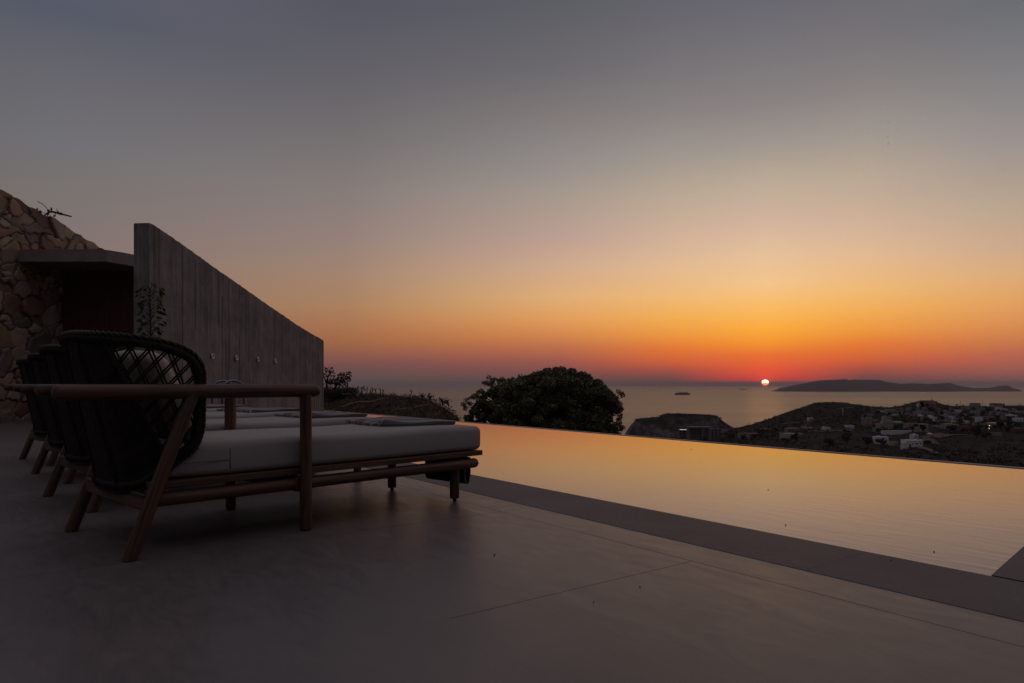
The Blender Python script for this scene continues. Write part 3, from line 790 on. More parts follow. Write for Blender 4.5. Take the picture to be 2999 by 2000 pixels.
ROWS = []
for s_ in np.linspace(0, 1, 84): ROWS.append(('near', s_))
for y in np.geomspace(75, 120, 10)[1:]: ROWS.append(('abs', y))
for y in np.geomspace(120, 1000, 74)[1:]: ROWS.append(('abs', y))
for y in (1010, 1030, 1060, 1100, 1180, 1300, 1500): ROWS.append(('abs', y))
P = np.zeros((len(ROWS), len(av), 3))
for j, a in enumerate(av):
    ye = y_edge(a)
    for i, (k, q) in enumerate(ROWS):
        y = lerp(ye, 75, q ** 1.15) if k == 'near' else q
        P[i, j] = (a * y, y, ground_z(a, y))
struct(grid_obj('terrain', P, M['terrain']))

# headland across the bay
HP = [(1808, 1290), (1828, 1283), (1838, 1262), (1850, 1243), (1866, 1228), (1900, 1225), (1930, 1222), (1945, 1214), (1962, 1212), (2030, 1214), (2075, 1216), (2097, 1218), (2112, 1228), (2130, 1242), (2155, 1255), (2180, 1268), (2215, 1285)]
us = np.linspace(1808, 2215, 110); rr = np.linspace(-1, 1, 50); P = np.zeros((50, 110, 3))
for j, u in enumerate(us):
    for i, r in enumerate(rr):
        y = 1500 + r * 80; zr = H - (pw(HP, u) - V0) / F * 1500
        k = 1 - abs(r) ** 2.4 if r > 0 else 1 - abs(r) ** (2.0 + .8 * math.sin(u * .05))
        jag = 6 * lump(u * .09, y * .05) + 3.5 * lump(u * .33, y * .13) + 2 * lump(u * .9, y * .4)
        P[i, j] = ((u - CX) / F * 1500 * (1 + r * .03), y, lerp(-128, zr, max(0, k)) + jag * max(.18, min(1, -r * 3)) * max(0, k))
struct(grid_obj('headland', P, M['rock']))
# island on the horizon
IP = [(2262, 1145), (2285, 1136), (2330, 1127), (2365, 1120), (2400, 1114), (2440, 1112), (2478, 1110), (2488, 1114), (2496, 1111.5), (2540, 1112), (2575, 1112), (2600, 1119), (2640, 1124), (2680, 1122), (2720, 1125), (2755, 1122.5), (2782, 1121), (2810, 1130), (2850, 1136), (2900, 1135.5), (2930, 1129.5), (2950, 1128), (2965, 1136), (2985, 1140), (2994, 1146)]
us = np.linspace(2258, 2996, 200); rr = np.linspace(-1, 1, 30); P = np.zeros((30, 200, 3))
for j, u in enumerate(us):
    for i, r in enumerate(rr):
        zr = H - (pw(IP, u) - V0) / F * 12000; k = (1 - abs(r) ** 1.7)
        yy_ = 12000 + r * 900 + 120 * math.sin(u * .02); P[i, j] = ((u - CX) / F * yy_, yy_, lerp(-122, zr + (zr + 120) * r * .04, k))
struct(grid_obj('island', P, M['island']))
# sea and the air above it
me = bpy.data.meshes.new('sea'); NS = 96
SR = 42000.0
rings = [0, 300, 1500, 4000, 9000, 20000, 32000, SR]; vs = [(0, 0, -120)]; fs = []
for r in rings[1:]: vs += [(r * math.cos(2 * PI * k / NS), r * math.sin(2 * PI * k / NS), -120) for k in range(NS)]
for k in range(NS): fs.append((0, 1 + k, 1 + (k + 1) % NS))
for q in range(len(rings) - 2):
    for k in range(NS): a = 1 + q * NS; fs.append((a + k, a + NS + k, a + NS + (k + 1) % NS, a + (k + 1) % NS))
me.from_pydata(vs, [], fs); me.materials.append(M['sea']); sea = bpy.data.objects.new('sea', me); COL.objects.link(sea); struct(sea)
def haze_mat():
    m_ = bpy.data.materials.new('haze_air'); m_.use_nodes = True; nt = m_.node_tree
    for n_ in list(nt.nodes):
        if n_.type == 'BSDF_PRINCIPLED': nt.nodes.remove(n_)
    v = nt.nodes.new('ShaderNodeVolumePrincipled'); v.inputs['Color'].default_value = (.92, .80, .84, 1); v.inputs['Density'].default_value = HAZE; v.inputs['Anisotropy'].default_value = 0.0
    nt.links.new(v.outputs[0], [n_ for n_ in nt.nodes if n_.type == 'OUTPUT_MATERIAL'][0].inputs['Volume']); return m_
HAZE = 3.0e-5
hz = MB().box(-61000, 61000, -61000, 61000, -129.5, 112).build('haze', haze_mat()); hz['kind'] = 'stuff'; hz['label'] = 'thin evening haze over the sea'; hz['category'] = 'haze'

# ------------------------------------------------------------------ ships
sh = empty('ferry', at(1998, 1156, 7740), 0, 'grey passenger ferry with a dark funnel, out on the sea left of the sun', 'ferry')
hullp = [(-84, 10), (-84, 17), (70, 17), (88, 18.5), (80, 0), (-80, 0)]
def prism(prof, y0, y1, taper=1.0):
    mb = MB(); n = len(prof)
    mb.add([(x, y0, z) for x, z in prof] + [(x, y1, z) for x, z in prof], [tuple(range(n)), tuple(range(2 * n - 1, n - 1, -1))] + [(i, n + i, n + (i + 1) % n, (i + 1) % n) for i in range(n)]); return mb
prism(hullp, -12, 12).build('hull', M['ship_dark'], sh)
prism([(-62, 17), (-62, 24), (-30, 24.5), (-26, 26), (44, 26), (50, 17)], -10, 10).build('superstructure', M['ship'], sh)
prism([(38, 26), (39, 30), (56, 30), (61, 24), (61, 17), (50, 17)], -11, 11).build('bridge', M['ship'], sh)
prism([(-26, 26), (-24, 34), (-14, 33), (-11, 26)], -4, 4).build('funnel', M['funnel'], sh)
MB().tube([(50, 0, 30), (50, 0, 39)], .8, 6).build('mast', M['ship'], sh)
b2 = empty('distant_vessel', at(2178, 1140.5, 14500), 0, 'long low dark vessel far off, just below and left of the setting sun', 'ship')
prism([(-76, 0), (-78, 9), (-40, 9), (-38, 13), (30, 12), (34, 9), (80, 10), (72, 0)], -10, 10).build('hull', M['ship_dark'], b2)
prism([(-66, 9), (-65, 24), (-48, 24), (-46, 9)], -8, 8).build('deckhouse', M['ship_dark'], b2)

# ------------------------------------------------------------------ the town on the hill
def drape(name, pts, width, lab=None):
    mb = MB(); vs = []; q = []
    for (u, v), (u2, v2) in zip(pts, pts[1:]):
        for k in range(8): q.append((lerp(u, u2, k / 8), lerp(v, v2, k / 8)))
    q.append(pts[-1]); w = []
    for u, v in q:
        y = solve_y(u, v); a = (u - CX) / F; w.append(Vector((a * y, y, 0)))
    for i, p in enumerate(w):
        t = (w[min(i + 1, len(w) - 1)] - w[max(i - 1, 0)]).normalized(); nn = Vector((-t.y, t.x, 0)) * width / 2
        for e in (p - nn, p, p + nn): vs.append((e.x, e.y, ground_z(e.x / e.y, e.y) + .55))
    fs = []
    for i in range(len(w) - 1):
        for k in (0, 1): a = i * 3 + k; fs.append((a, a + 3, a + 4, a + 1))
    return struct(mb.add(vs, fs).build(name, M['road']))
drape('road', [(2273, 1246), (2320, 1240), (2371, 1234), (2377, 1235)], 4)
drape('road', [(2377, 1235), (2362, 1243), (2351, 1251)], 4)
drape('road', [(2351, 1251), (2366, 1254), (2383, 1258)], 7)
drape('road', [(2377, 1265), (2420, 1266), (2460, 1263), (2500, 1260)], 6)
drape('road', [(2700, 1280), (2760, 1276), (2850, 1273), (2932, 1270)], 9)
drape('path', [(2640, 1309), (2680, 1311), (2720, 1318), (2745, 1332)], 5)
drape('path', [(2560, 1302), (2600, 1306), (2650, 1307)], 5)
drape('path', [(2450, 1198), (2480, 1195), (2500, 1194)], 3)
drape('dirt_patch', [(2706, 1282), (2712, 1290), (2722, 1298)], 12)

def house(u0, u1, vt, vb, mat, label, cat='house', wins=(), extra=(), roof=None, lamps=(), depth=None, parts=True, yaw=0, door=False):
    """a building standing on the hill whose front spans u0..u1, vt..vb in the photo"""
    uc = (u0 + u1) / 2; y = solve_y(uc, vb) if vb > pw(RIDGE, uc) + 1 else 985
    px = y / F; w = (u1 - u0) * px; h = (vb - vt) * px; d = depth or max(6, min(14, w * .7))
    p = at(uc, vb, y)
    root = empty('house' if cat in ('house', 'villa') else cat.replace(' ', '_'), p, R_(yaw), label, cat, 'buildings on the far hillside')
    mb = MB()
    mb.box(-w / 2, w / 2, 0, d, -5, h)
    pt = .35
    mb.box(-w / 2 - .05, w / 2 + .05, -.05, .25, h - .02, h + pt); mb.box(-w / 2 - .05, w / 2 + .05, d - .25, d + .05, h - .02, h + pt)
    mb.box(-w / 2 - .05, -w / 2 + .25, .25, d - .25, h - .02, h + pt); mb.box(w / 2 - .25, w / 2 + .05, .25, d - .25, h - .02, h + pt)
    for (a0, a1, b0, b1, y0, y1) in extra:      # wings and upper blocks, as shares of width and height
        mb.box(-w / 2 + a0 * w, -w / 2 + a1 * w, y0 * d, y1 * d, b0 * h if b0 > 0 else -5, b1 * h)
    mb.build('wall', mat, root)
    for (a, b_, ww, hh) in wins:
        x = -w / 2 + a * w; z = b_ * h
        wm = MB(); wm.box(x - ww * w / 2, x + ww * w / 2, -.06, .05, z, z + hh * h); o = wm.build('window', M['pane'], root)
    if door:
        x = -w / 2 + door * w; MB().box(x - .55, x + .55, -.07, .05, 0, 2.2).build('door', M['pane'], root)
    if roof:
        z0 = h + pt + .02; e = .6
        vs = [(-w / 2 - e, -e, z0), (w / 2 + e, -e, z0), (w / 2 + e, d + e, z0), (-w / 2 - e, d + e, z0), (-w * .2, d / 2, z0 + roof), (w * .2, d / 2, z0 + roof)]
        MB().add(vs, [(0, 1, 5, 4), (1, 2, 5), (2, 3, 4, 5), (3, 0, 4), (3, 2, 1, 0)]).build('roof', M['tiles'], root)
    for (a, b_, r) in lamps:
        x = -w / 2 + a * w; z = b_ * h
        bm = bmesh.new(); bmesh.ops.create_icosphere(bm, subdivisions=1, radius=r * .55); vs = [v.co + Vector((x, -r - .1, z)) for v in bm.verts]; bm.verts.index_update()
        fs = [[v.index for v in f.verts] for f in bm.faces]; bm.free()
        MB().add(vs, fs).build('lamp', M['lamp'], root)
    return root
W_, C_, P_, G_, O_, B_ = (M[k] for k in ('white', 'cream', 'pink', 'grey', 'ochre', 'brick'))
def rowwins(n, rows, hh=.16, ww=.07, b0=.12, a0=.12, a1=.88):
    return [(lerp(a0, a1, i / max(1, n - 1)), b0 + (1 - b0) * r / rows + .04, ww, hh) for r in range(rows) for i in range(n)]
house(2656, 2703, 1291, 1311, W_, 'bright white flat-roofed house low on the hillside, the largest white one above the pool edge', 'villa', [(.62, .5, .20, .14), (.86, .55, .06, .18), (.35, .45, .05, .2)], [(-.12, .06, 0, .72, .1, .7), (.18, .22, 1, 1.18, .3, .5), (.74, .78, 1, 1.22, .4, .6), (.93, .99, 1, 1.15, .1, .4)], door=.2)
house(2566, 2602, 1281, 1300, W_, 'white cube house with two roof posts and a dark palm in front', 'villa', [(.3, .5, .10, .18), (.8, .5, .10, .16)], [(.2, .24, 1, 1.25, .3, .5), (.36, .40, 1, 1.3, .3, .5), (-.06, .1, .7, .95, 0, .8)], yaw=-8)
house(2587, 2616, 1234, 1257, C_, 'cream stepped villa with a tall stacked middle, above the long pale terrace wall', 'villa', rowwins(4, 2), [(.1, .62, 1, 1.42, .2, .9), (.62, 1.0, 1, 1.14, .3, .9), (-.5, 0, 0, .75, .1, .8), (.22, .5, 1.42, 1.7, .3, .8)])
house(2589, 2611, 1221, 1233, G_, 'dull grey house right behind the cream stepped villa', wins=rowwins(3, 1, .3))
house(2565, 2586, 1254, 1266, G_, 'pale grey low house left of the long terrace wall', wins=rowwins(2, 1, .3, .14))
tw_ = house(2586, 2702, 1262, 1270, W_, 'long low pale terrace wall running under the villas', 'terrace wall', depth=3)
house(2539, 2557, 1225, 1248, P_, 'tall narrow pink house at the left end of the village', wins=rowwins(2, 3, .12, .16), extra=[(.1, .9, 1, 1.12, .1, .6)])
house(2541, 2559, 1211, 1223, G_, 'grey house directly above the tall pink one', wins=rowwins(3, 1, .3))
house(2558, 2576, 1234, 1248, P_, 'low pink house touching the right side of the tall pink one', wins=rowwins(3, 1, .25), roof=1.6)
house(2530, 2541, 1240, 1249, G_, 'small grey house left of the foot of the tall pink one', wins=[(.5, .4, .3, .3)])
house(2598, 2622, 1199, 1210, C_, 'lone cream house high up in the saddle between the two hills', wins=rowwins(3, 1, .3, .1), extra=[(.95, 1.12, 0, .8, .2, .8)])
house(2619, 2643, 1235, 1242, W_, 'low white house with a row of dark windows right of the cream stepped villa', wins=rowwins(5, 1, .4, .08))
house(2661, 2701, 1241, 1255, P_, 'long pink house behind a dark tree, right of the village centre', wins=rowwins(6, 1, .35, .07), extra=[(-.2, 0, 0, .45, .1, .5)])
house(2703, 2721, 1243, 1266, C_, 'tall beige house standing right of the long pink one', wins=rowwins(2, 3, .12, .14), extra=[(.1, .7, 1, 1.1, .2, .7)])
house(2690, 2702, 1252, 1265, G_, 'narrow pale house against the left side of the tall beige one', wins=[(.5, .5, .35, .2)])
house(2677, 2689, 1274, 1283, W_, 'tiny white chapel just above the largest white house', 'chapel', [(.45, .1, .25, .5)], [(.4, .6, 1, 1.45, .3, .5)])
house(2616, 2630, 1295, 1304, C_, 'small broken pale hut between the two low white houses', 'hut', [(.6, .2, .3, .4)])
house(2702, 2742, 1176, 1192, P_, 'half-built pinkish house on top of the right-hand hill', wins=rowwins(5, 1, .3, .09), extra=[(.0, .08, 0, 1.1, 0, .5), (.72, .78, 1, 1.25, .4, .6), (.92, .98, 1, 1.35, .4, .6)])
house(2697, 2732, 1206, 1216, G_, 'grey house with a long pale roof below the half-built one', wins=rowwins(4, 1, .4, .1))
house(2706, 2721, 1221, 1233, P_, 'small pinkish house below the grey house with the long pale roof', wins=rowwins(2, 1, .3, .14))
house(2728, 2738, 1221, 1238, W_, 'narrow white house rising beside a round dark tree', wins=rowwins(1, 2, .15, .3))
house(2752, 2776, 1232, 1240, P_, 'low pinkish house under a bright white canopy roof', wins=rowwins(3, 1, .4), extra=[(.68, 1.4, .95, 1.1, .1, .8)])
house(2768, 2785, 1204, 1216, G_, 'grey square house left of centre on the upper slope', wins=rowwins(2, 2, .15, .12))
house(2776, 2801, 1217, 1226, G_, 'wide grey house just under the grey square one', wins=rowwins(4, 1, .35, .1))
house(2769, 2808, 1243, 1259, C_, 'beige house with two lit lamps under its roof', 'villa', rowwins(4, 1, .3, .07), [(.1, .8, 1, 1.12, .1, .8)], lamps=[(.50, .42, .75), (.68, .47, .8)])
house(2816, 2857, 1249, 1267, B_, 'dark red long house with a pillared porch, right of the beige lamp-lit one', wins=rowwins(6, 1, .45, .06), extra=[(-.2, 0, 0, .45, .1, .6)])
house(2850, 2872, 1181, 1197, G_, 'big square grey block breaking the skyline', 'building', rowwins(3, 1, .2, .1))
house(2837, 2878, 1193, 1201, G_, 'wide grey base building under the square skyline block', 'building', rowwins(5, 1, .35, .06))
house(2850, 2871, 1203, 1214, C_, 'pale terraced house below the wide grey base building', wins=rowwins(3, 2, .18, .14))
house(2910, 2936, 1182, 1188, C_, 'low flat-roofed house on the skyline at the right', wins=rowwins(3, 1, .4, .12), extra=[(-.05, .7, 1, 1.25, -.1, .9)])
house(2922, 2936, 1193, 1203, W_, 'white house under the low flat-roofed skyline house', wins=rowwins(2, 1, .3, .15))
house(2906, 2928, 1205, 1213, G_, 'grey stepped house left of the slim grey tower house', wins=rowwins(3, 1, .35, .12))
house(2927, 2943, 1209, 1231, G_, 'slim grey tower house on the right part of the slope', wins=rowwins(2, 3, .12, .14))
house(2865, 2879, 1223, 1237, W_, 'upright white house left of the balconied block', wins=rowwins(2, 2, .16, .16))
house(2881, 2915, 1220, 1232, P_, 'pink and pale block with dark rows of balconies', 'building', rowwins(3, 2, .22, .16))
house(2880, 2903, 1241, 1258, O_, 'ochre house with two bright lamps on its wall', wins=[(.3, .3, .12, .25)], extra=[(.7, 1.15, .75, 1.08, -.3, .4)], lamps=[(.70, .70, .85), (.66, .24, .9)])
house(2906, 2944, 1239, 1248, W_, 'low white house with one lamp, right of the ochre one', wins=rowwins(5, 1, .4, .07), lamps=[(.52, .45, .75)], extra=[(.9, 1.4, .85, 1.0, .1, .6)])
house(2956, 2980, 1216, 1223, W_, 'low white house with a stepped roof near the right edge, above the dark wood', wins=rowwins(4, 1, .4, .09), extra=[(.3, .5, 1, 1.4, .2, .7)])
house(2977, 3001, 1225, 1236, W_, 'white house cut by the right edge of the view', wins=rowwins(3, 1, .35, .12))
house(2990, 3012, 1204, 1211, C_, 'uppermost pale house at the right edge', wins=rowwins(3, 1, .35, .12))
house(2976, 3012, 1257, 1267, B_, 'dark red low house at the right edge', wins=rowwins(4, 1, .35, .1))
house(2905, 2934, 1268, 1276, G_, 'flat grey shed at the end of the broad dirt road', 'shed')
house(2166, 2192, 1269, 1284, P_, 'pink two-storey house at the foot of the left slope, near the hotel', 'villa', rowwins(4, 2, .2, .1))
house(2195, 2226, 1272, 1280, P_, 'low pinkish house with verandas right of the pink two-storey one', wins=rowwins(5, 1, .4, .1), roof=1.3)
house(2225, 2256, 1259, 1265, B_, 'dim red-roofed bungalow on the dark slope', wins=rowwins(3, 1, .4, .08), roof=1.6)
house(2298, 2354, 1271, 1281, C_, 'wide white mansion alone in the dark scrub in mid slope', 'villa', [(.42, .35, .05, .3), (.52, .35, .05, .3), (.62, .35, .05, .3)], [(-.02, .3, 0, .55, -.15, .5), (.66, .72, 1, 1.2, .2, .4), (.80, .9, 1, 1.2, .2, .4)])
house(2308, 2346, 1258, 1265, P_, 'pinkish upper house with a red roof behind the white mansion', wins=rowwins(4, 1, .4, .08), roof=1.8)
house(2370, 2381, 1224, 1230, W_, 'tiny white cabin high on the bare left hill', 'hut', [(.5, .2, .2, .4)])
house(2414, 2432, 1253, 1260, W_, 'low white ruin with ragged ends on the slope below the mast', 'hut', [(.6, .3, .3, .3)], [(.0, .25, 1, 1.5, .2, .6)])
house(2481, 2502, 1247, 1254, W_, 'small white bungalow left of the village', wins=rowwins(3, 1, .4, .1))
# hotel block at the foot of the headland
house(2019, 2082, 1254, 1286, M['dim'], 'large hotel block with rows of balconies at the foot of the headland', 'hotel', rowwins(7, 4, .12, .07), [(-.03, 1.05, 1, 1.12, -.2, .9), (.55, .72, 0, 1.0, -.15, .2)], depth=14)
house(2083, 2112, 1256, 1288, M['dim'], 'dim hotel wing with dark openings, right of the large hotel block', 'hotel', rowwins(3, 4, .13, .12), depth=12)
hl = house(1990, 2017, 1260, 1282, M['dim'], 'grey hotel wing with a lit strip along its roof', 'hotel', rowwins(3, 3, .14, .14), [(-.05, 1.05, 1, 1.06, -.2, .8)], depth=12)
yq = solve_y(2003, 1282); ww = 27 * yq / F
MB().box(-ww / 2, ww / 2, -.9, -.5, 22 * yq / F * 1.08, 22 * yq / F * 1.08 + .28).build('light_strip', M['lamp'], hl)
house(2114, 2134, 1258, 1266, G_, 'dim low building between the hotel and the hill', 'building', rowwins(3, 1, .35, .12))
house(1960, 1974, 1270, 1279, G_, 'small dim house left of the hotel', wins=[(.5, .4, .2, .3)])
taken = [(2656, 2703, 1291, 1311), (2566, 2602, 1281, 1300), (2585, 2703, 1222, 1270), (2537, 2578, 1211, 1249), (2598, 2622, 1199, 1210), (2700, 2744, 1174, 1192), (2767, 2810, 1243, 1260), (2815, 2858, 1248, 1268), (2848, 2874, 1180, 1202), (2880, 2945, 1238, 1259), (2925, 2945, 1207, 1232), (2880, 2916, 1219, 1233), (2908, 2938, 1181, 1204)]
rh = random.Random(21); made = 0
while made < 84:
    u = rh.uniform(2690, 2996) if made < 60 else rh.uniform(2530, 2720); R = pw(RIDGE, u); vb = rh.uniform(R + 9, 1262 if u > 2735 else 1240); wu = rh.uniform(7, 18) if made < 30 else rh.uniform(5, 10); hv_ = rh.uniform(4, 9) if made < 30 else rh.uniform(3, 5.5)
    if any(u + wu / 2 > a - 1 and u - wu / 2 < b_ + 1 and vb > c_ - 1 and vb - hv_ < d_ + 1 for a, b_, c_, d_ in taken): 
        made += .02; continue
    taken.append((u - wu / 2, u + wu / 2, vb - hv_, vb)); made = int(made) + 1
    ex = [(rh.uniform(-.3, .1), rh.uniform(.3, .7), 1, rh.uniform(1.2, 1.6), .2, .9)] if rh.random() < .45 else []
    o = house(u - wu / 2, u + wu / 2, vb - hv_, vb, rh.choice((W_, W_, C_, G_, G_, P_)), 'small plain flat-roofed house in the dense cluster of the upper village', wins=rowwins(rh.choice((2, 3, 4)), 1 if hv_ < 7 else 2, rh.uniform(.16, .3), .10), extra=ex, yaw=rh.uniform(-25, 25))
    o['group'] = 'small houses of the upper village'
# mast, tower
y = solve_y(2468, 1217); ms = empty('radio_mast', at(2468, 1217, y), 0, 'thin lattice mast standing on the bare left hill', 'mast')
hm = 23 * y / F
mb = MB()
for (dx, dy) in ((-.5, -.3), (.5, -.3), (0, .55)): mb.tube([(dx, dy, -1), (dx * .35, dy * .35, hm)], .14, 5)
for k in range(8): z = hm * k / 8; mb.tube([(-.45, -.3, z), (.4, -.3, z + hm / 8)], .09, 4)
mb.build('lattice', M['white'], ms); MB().box(-.8, .8, -.4, .4, hm * .72, hm * .80).build('antenna', M['white'], ms)
y = solve_y(2526, 1243); ct_ = empty('water_tower', at(2526, 1243, y), 0, 'slim grey concrete tower left of the tall pink house', 'tower')
h_ = 28 * y / F; MB().tube([(0, 0, -2), (0, 0, h_ * .9), (0, 0, h_)], [.95, .8, .8], 12).build('shaft', G_, ct_); MB().tube([(0, 0, h_), (0, 0, h_ + .5)], [1.05, 1.05], 12).build('cap', G_, ct_)
for (u, v, lab) in ((2722, 1275, 'tiny white parked car at the left end of the broad dirt road'), (2728, 1276.5, 'tiny white parked car beside the broad dirt road, the right one of the two')):
    y = solve_y(u, v); cr = empty('parked_car', at(u, v, y) + Vector((0, 0, .6)), R_(20), lab, 'car', 'cars parked on the dirt road')
    prism([(-2.1, .3), (-2.1, .9), (-1.4, 1.0), (-.8, 1.5), (.7, 1.5), (1.2, 1.0), (2.1, .85), (2.1, .3)], -.85, .85).build('body', M['car'], cr)
    for (sx, sy) in ((-1.3, -1), (1.3, -1), (-1.3, 1), (1.3, 1)):
        MB().tube([(sx, .75 * sy, .32), (sx, .9 * sy, .32)], .33, 12).build('wheel', M['black_pad'], cr)
# street poles on the skyline
for (u, v, hp) in ((2813, 1189, 7), (2878, 1189, 9), (2728, 1173, 6)):
    p = at(u, v, 990); 
    tag(MB().tube([(0, 0, -2), (0, 0, hp)], [.16, .11], 6).tube([(-.9, 0, hp - .6), (.9, 0, hp - .6)], .09, 5).build('utility_pole', M['bark'], loc=p), {2813: 'thin pole on the skyline left of the square grey block', 2878: 'thin pole on the skyline right of the square grey block', 2728: 'thin pole on the hilltop beside the half-built house'}[u], 'pole', 'poles on the skyline')

# trees in the town
def crown_pts(n, rx, ry, rz, lumps, seed, shell_=.55):
    rg = np.random.default_rng(seed); out = []
    cs = rg.normal(size=(lumps, 3)); cs /= np.linalg.norm(cs, axis=1)[:, None]; cs *= rg.uniform(.35, .78, (lumps, 1)); rs = rg.uniform(.28, .48, lumps)
    for c, r in zip(cs, rs):
        k = int(n / lumps); d = rg.normal(size=(k, 3)); d /= np.linalg.norm(d, axis=1)[:, None]
        out.append(c + d * r * rg.uniform(shell_, 1.05, (k, 1)) ** .7)
    return np.concatenate(out) * [rx, ry, rz]
def town_tree(seed):
    r = empty('hillside_tree', (0, 0, 0))
    leaves('crown', crown_pts(900, 3.6, 3.6, 2.8, 9, seed) + [0, 0, 4.2], .75, M['leaf_dark'], r, .7)
    mb = MB().tube([(0, 0, -1.5), (.1, 0, 1), (.0, .1, 3.4)], [.32, .25, .14], 7)
    mb.tube([(.05, 0, 1.4), (1.1, .3, 3.4)], [.16, .06], 5).tube([(.05, 0, 1.6), (-1.0, -.4, 3.6)], [.16, .06], 5); mb.build('trunk', M['bark'], r)
    return r
TT = [town_tree(51), town_tree(52)]
spots = [(2650, 1243, 1.5, 'dark tree hiding the left end of the long pink house'), (2640, 1252, .9, 'dark tree below the low white house with a row of dark windows'), (2652, 1266, 1.0, 'pair-like dark tree in front of the terrace wall, beside the long pink house'), (2584, 1300, .9, 'dark bushy palm-like tree in front of the white cube house'), (2580, 1308, 1.3, 'wide dark bush below the white cube house'), (2720, 1240, 1.2, 'round dark tree left of the narrow white house'), (2716, 1306, .9, 'dark bush at the right side of the largest white house'), (2757, 1252, 1.3, 'dark tree left of the beige lamp-lit house'), (2784, 1266, 1.5, 'broad dark tree below the beige lamp-lit house'), (2812, 1262, 1.0, 'dark tree between the beige and the dark red long houses'), (2868, 1262, 1.5, 'broad dark tree below the ochre house'), (2850, 1268, 1.1, 'dark tree right of the dark red long house'), (2870, 1248, 1.2, 'dark tree touching the left side of the ochre house'), (2930, 1258, 1.7, 'broad dark tree under the low white house with one lamp'), (2955, 1250, 1.5, 'dark tree right of the low white house with one lamp'), (2830, 1235, 1.4, 'dark tree in the middle of the upper village'), (2845, 1222, 1.2, 'dark tree left of the upright white house'), (2895, 1210, 1.5, 'dark tree under the skyline between block and flat-roofed house'), (2955, 1232, 1.3, 'dark tree right of the slim grey tower house'), (2845, 1190, .9, 'dark tree on the skyline just left of the square grey block'), (2802, 1190, .8, 'small dark tree on the skyline above the saddle'), (2940, 1190, .8, 'small dark tree right of the skyline flat-roofed house'), (2742, 1180, .7, 'small dark tree at the right of the half-built house'), (2672, 1262, .8, 'slim dark tree in front of the terrace wall'), (2134, 1280, 1.4, 'dark tree right of the dim hotel wing'), (2148, 1284, 1.2, 'dark tree beside the pink two-storey house'), (2016, 1284, .9, 'dark tree in front of the join of the grey hotel wing'), (2062, 1288, .9, 'dark tree low in front of the large hotel block'), (2215, 1284, 1.3, 'dark bush right of the low pinkish house with verandas'), (2330, 1294, 1.5, 'dark tree under the wide white mansion'), (2300, 1300, 1.2, 'dark bush below left of the white mansion'), (2860, 1284, 1.7, 'wide dark bush below the broad dirt road'), (2888, 1288, 1.6, 'wide dark bush near the flat grey shed'), (2480, 1300, 1.6, 'large dark bush above the pool edge, left of the white cube house'), (2430, 1312, 1.5, 'large dark bush nearest the pool edge in mid slope'), (2540, 1312, 1.5, 'large dark bush left of the wide one below the white cube house')]
for i, (u, v, s_, lab) in enumerate(spots):
    o = TT[i] if i < 2 else copy_tree(TT[i % 2])
    R = pw(RIDGE, u); y = solve_y(u, v) if v > R + 1 else 985
    o.location = at(u, v, y); o.scale = (s_ * .8, s_ * .8, s_ * .72); o.rotation_euler = (0, 0, i * 1.7); tag(o, lab, 'tree', 'trees on the far hillside')
rt = random.Random(8)
for k in range(110):
    u = rt.uniform(2530, 2998) if k < 85 else rt.uniform(2120, 2300); R = pw(RIDGE, u); v = rt.uniform(R + 7, 1272) if k < 85 else rt.uniform(max(R + 12, 1262), 1292)
    o = copy_tree(TT[k % 2]); y = solve_y(u, v); o.location = at(u, v, y); q = rt.uniform(.45, 1.0); o.scale = (q, q, q * rt.uniform(.8, 1.3)); o.rotation_euler = (0, 0, k)
    tag(o, 'small dark rounded tree among the far houses and scrub', 'tree', 'small trees among the far houses')
# scrub that covers the slopes
pts = []
rg = np.random.default_rng(5)
cl = []
while len(cl) < 5200:
    a = rg.uniform(.20, .80); y = math.exp(rg.uniform(math.log(150), math.log(1000))) if rg.uniform() < .75 else rg.uniform(700, 999)
    u = CX + a * F
    if far_v(u, y) > 1372 or u < 1950: continue
    cl.append((a, y))
sz = []
for a, y in cl:
    r = rg.uniform(.5, 1.5) ** 2 * (1 + (y > 600) * .7); k = int(26 if y < 450 else 16)
    d = rg.normal(size=(k, 3)); d /= np.linalg.norm(d, axis=1)[:, None]; d *= rg.uniform(.5, 1, (k, 1)) * r; d[:, 2] = np.abs(d[:, 2]) * .75
    pts.append(d + [a * y, y, ground_z(a, y)]); sz.append(np.full(k, .42 * r))
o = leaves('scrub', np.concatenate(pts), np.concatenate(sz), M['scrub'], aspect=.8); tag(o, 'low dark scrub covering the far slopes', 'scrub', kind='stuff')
# thin scrub line on the headland top
pts = []
for k in range(260):
    u = rg.uniform(1860, 2110); v = pw(HP, u); p = at(u, v, 1500); d = rg.normal(size=(10, 3)) * [2.2, 6, .9]; d[:, 2] = np.abs(d[:, 2]); pts.append(d + [p.x, p.y, p.z - .5])
tag(leaves('headland_scrub', np.concatenate(pts), 2.0, M['scrub'], aspect=.7), 'fringe of scrub along the top of the headland', 'scrub', kind='stuff')

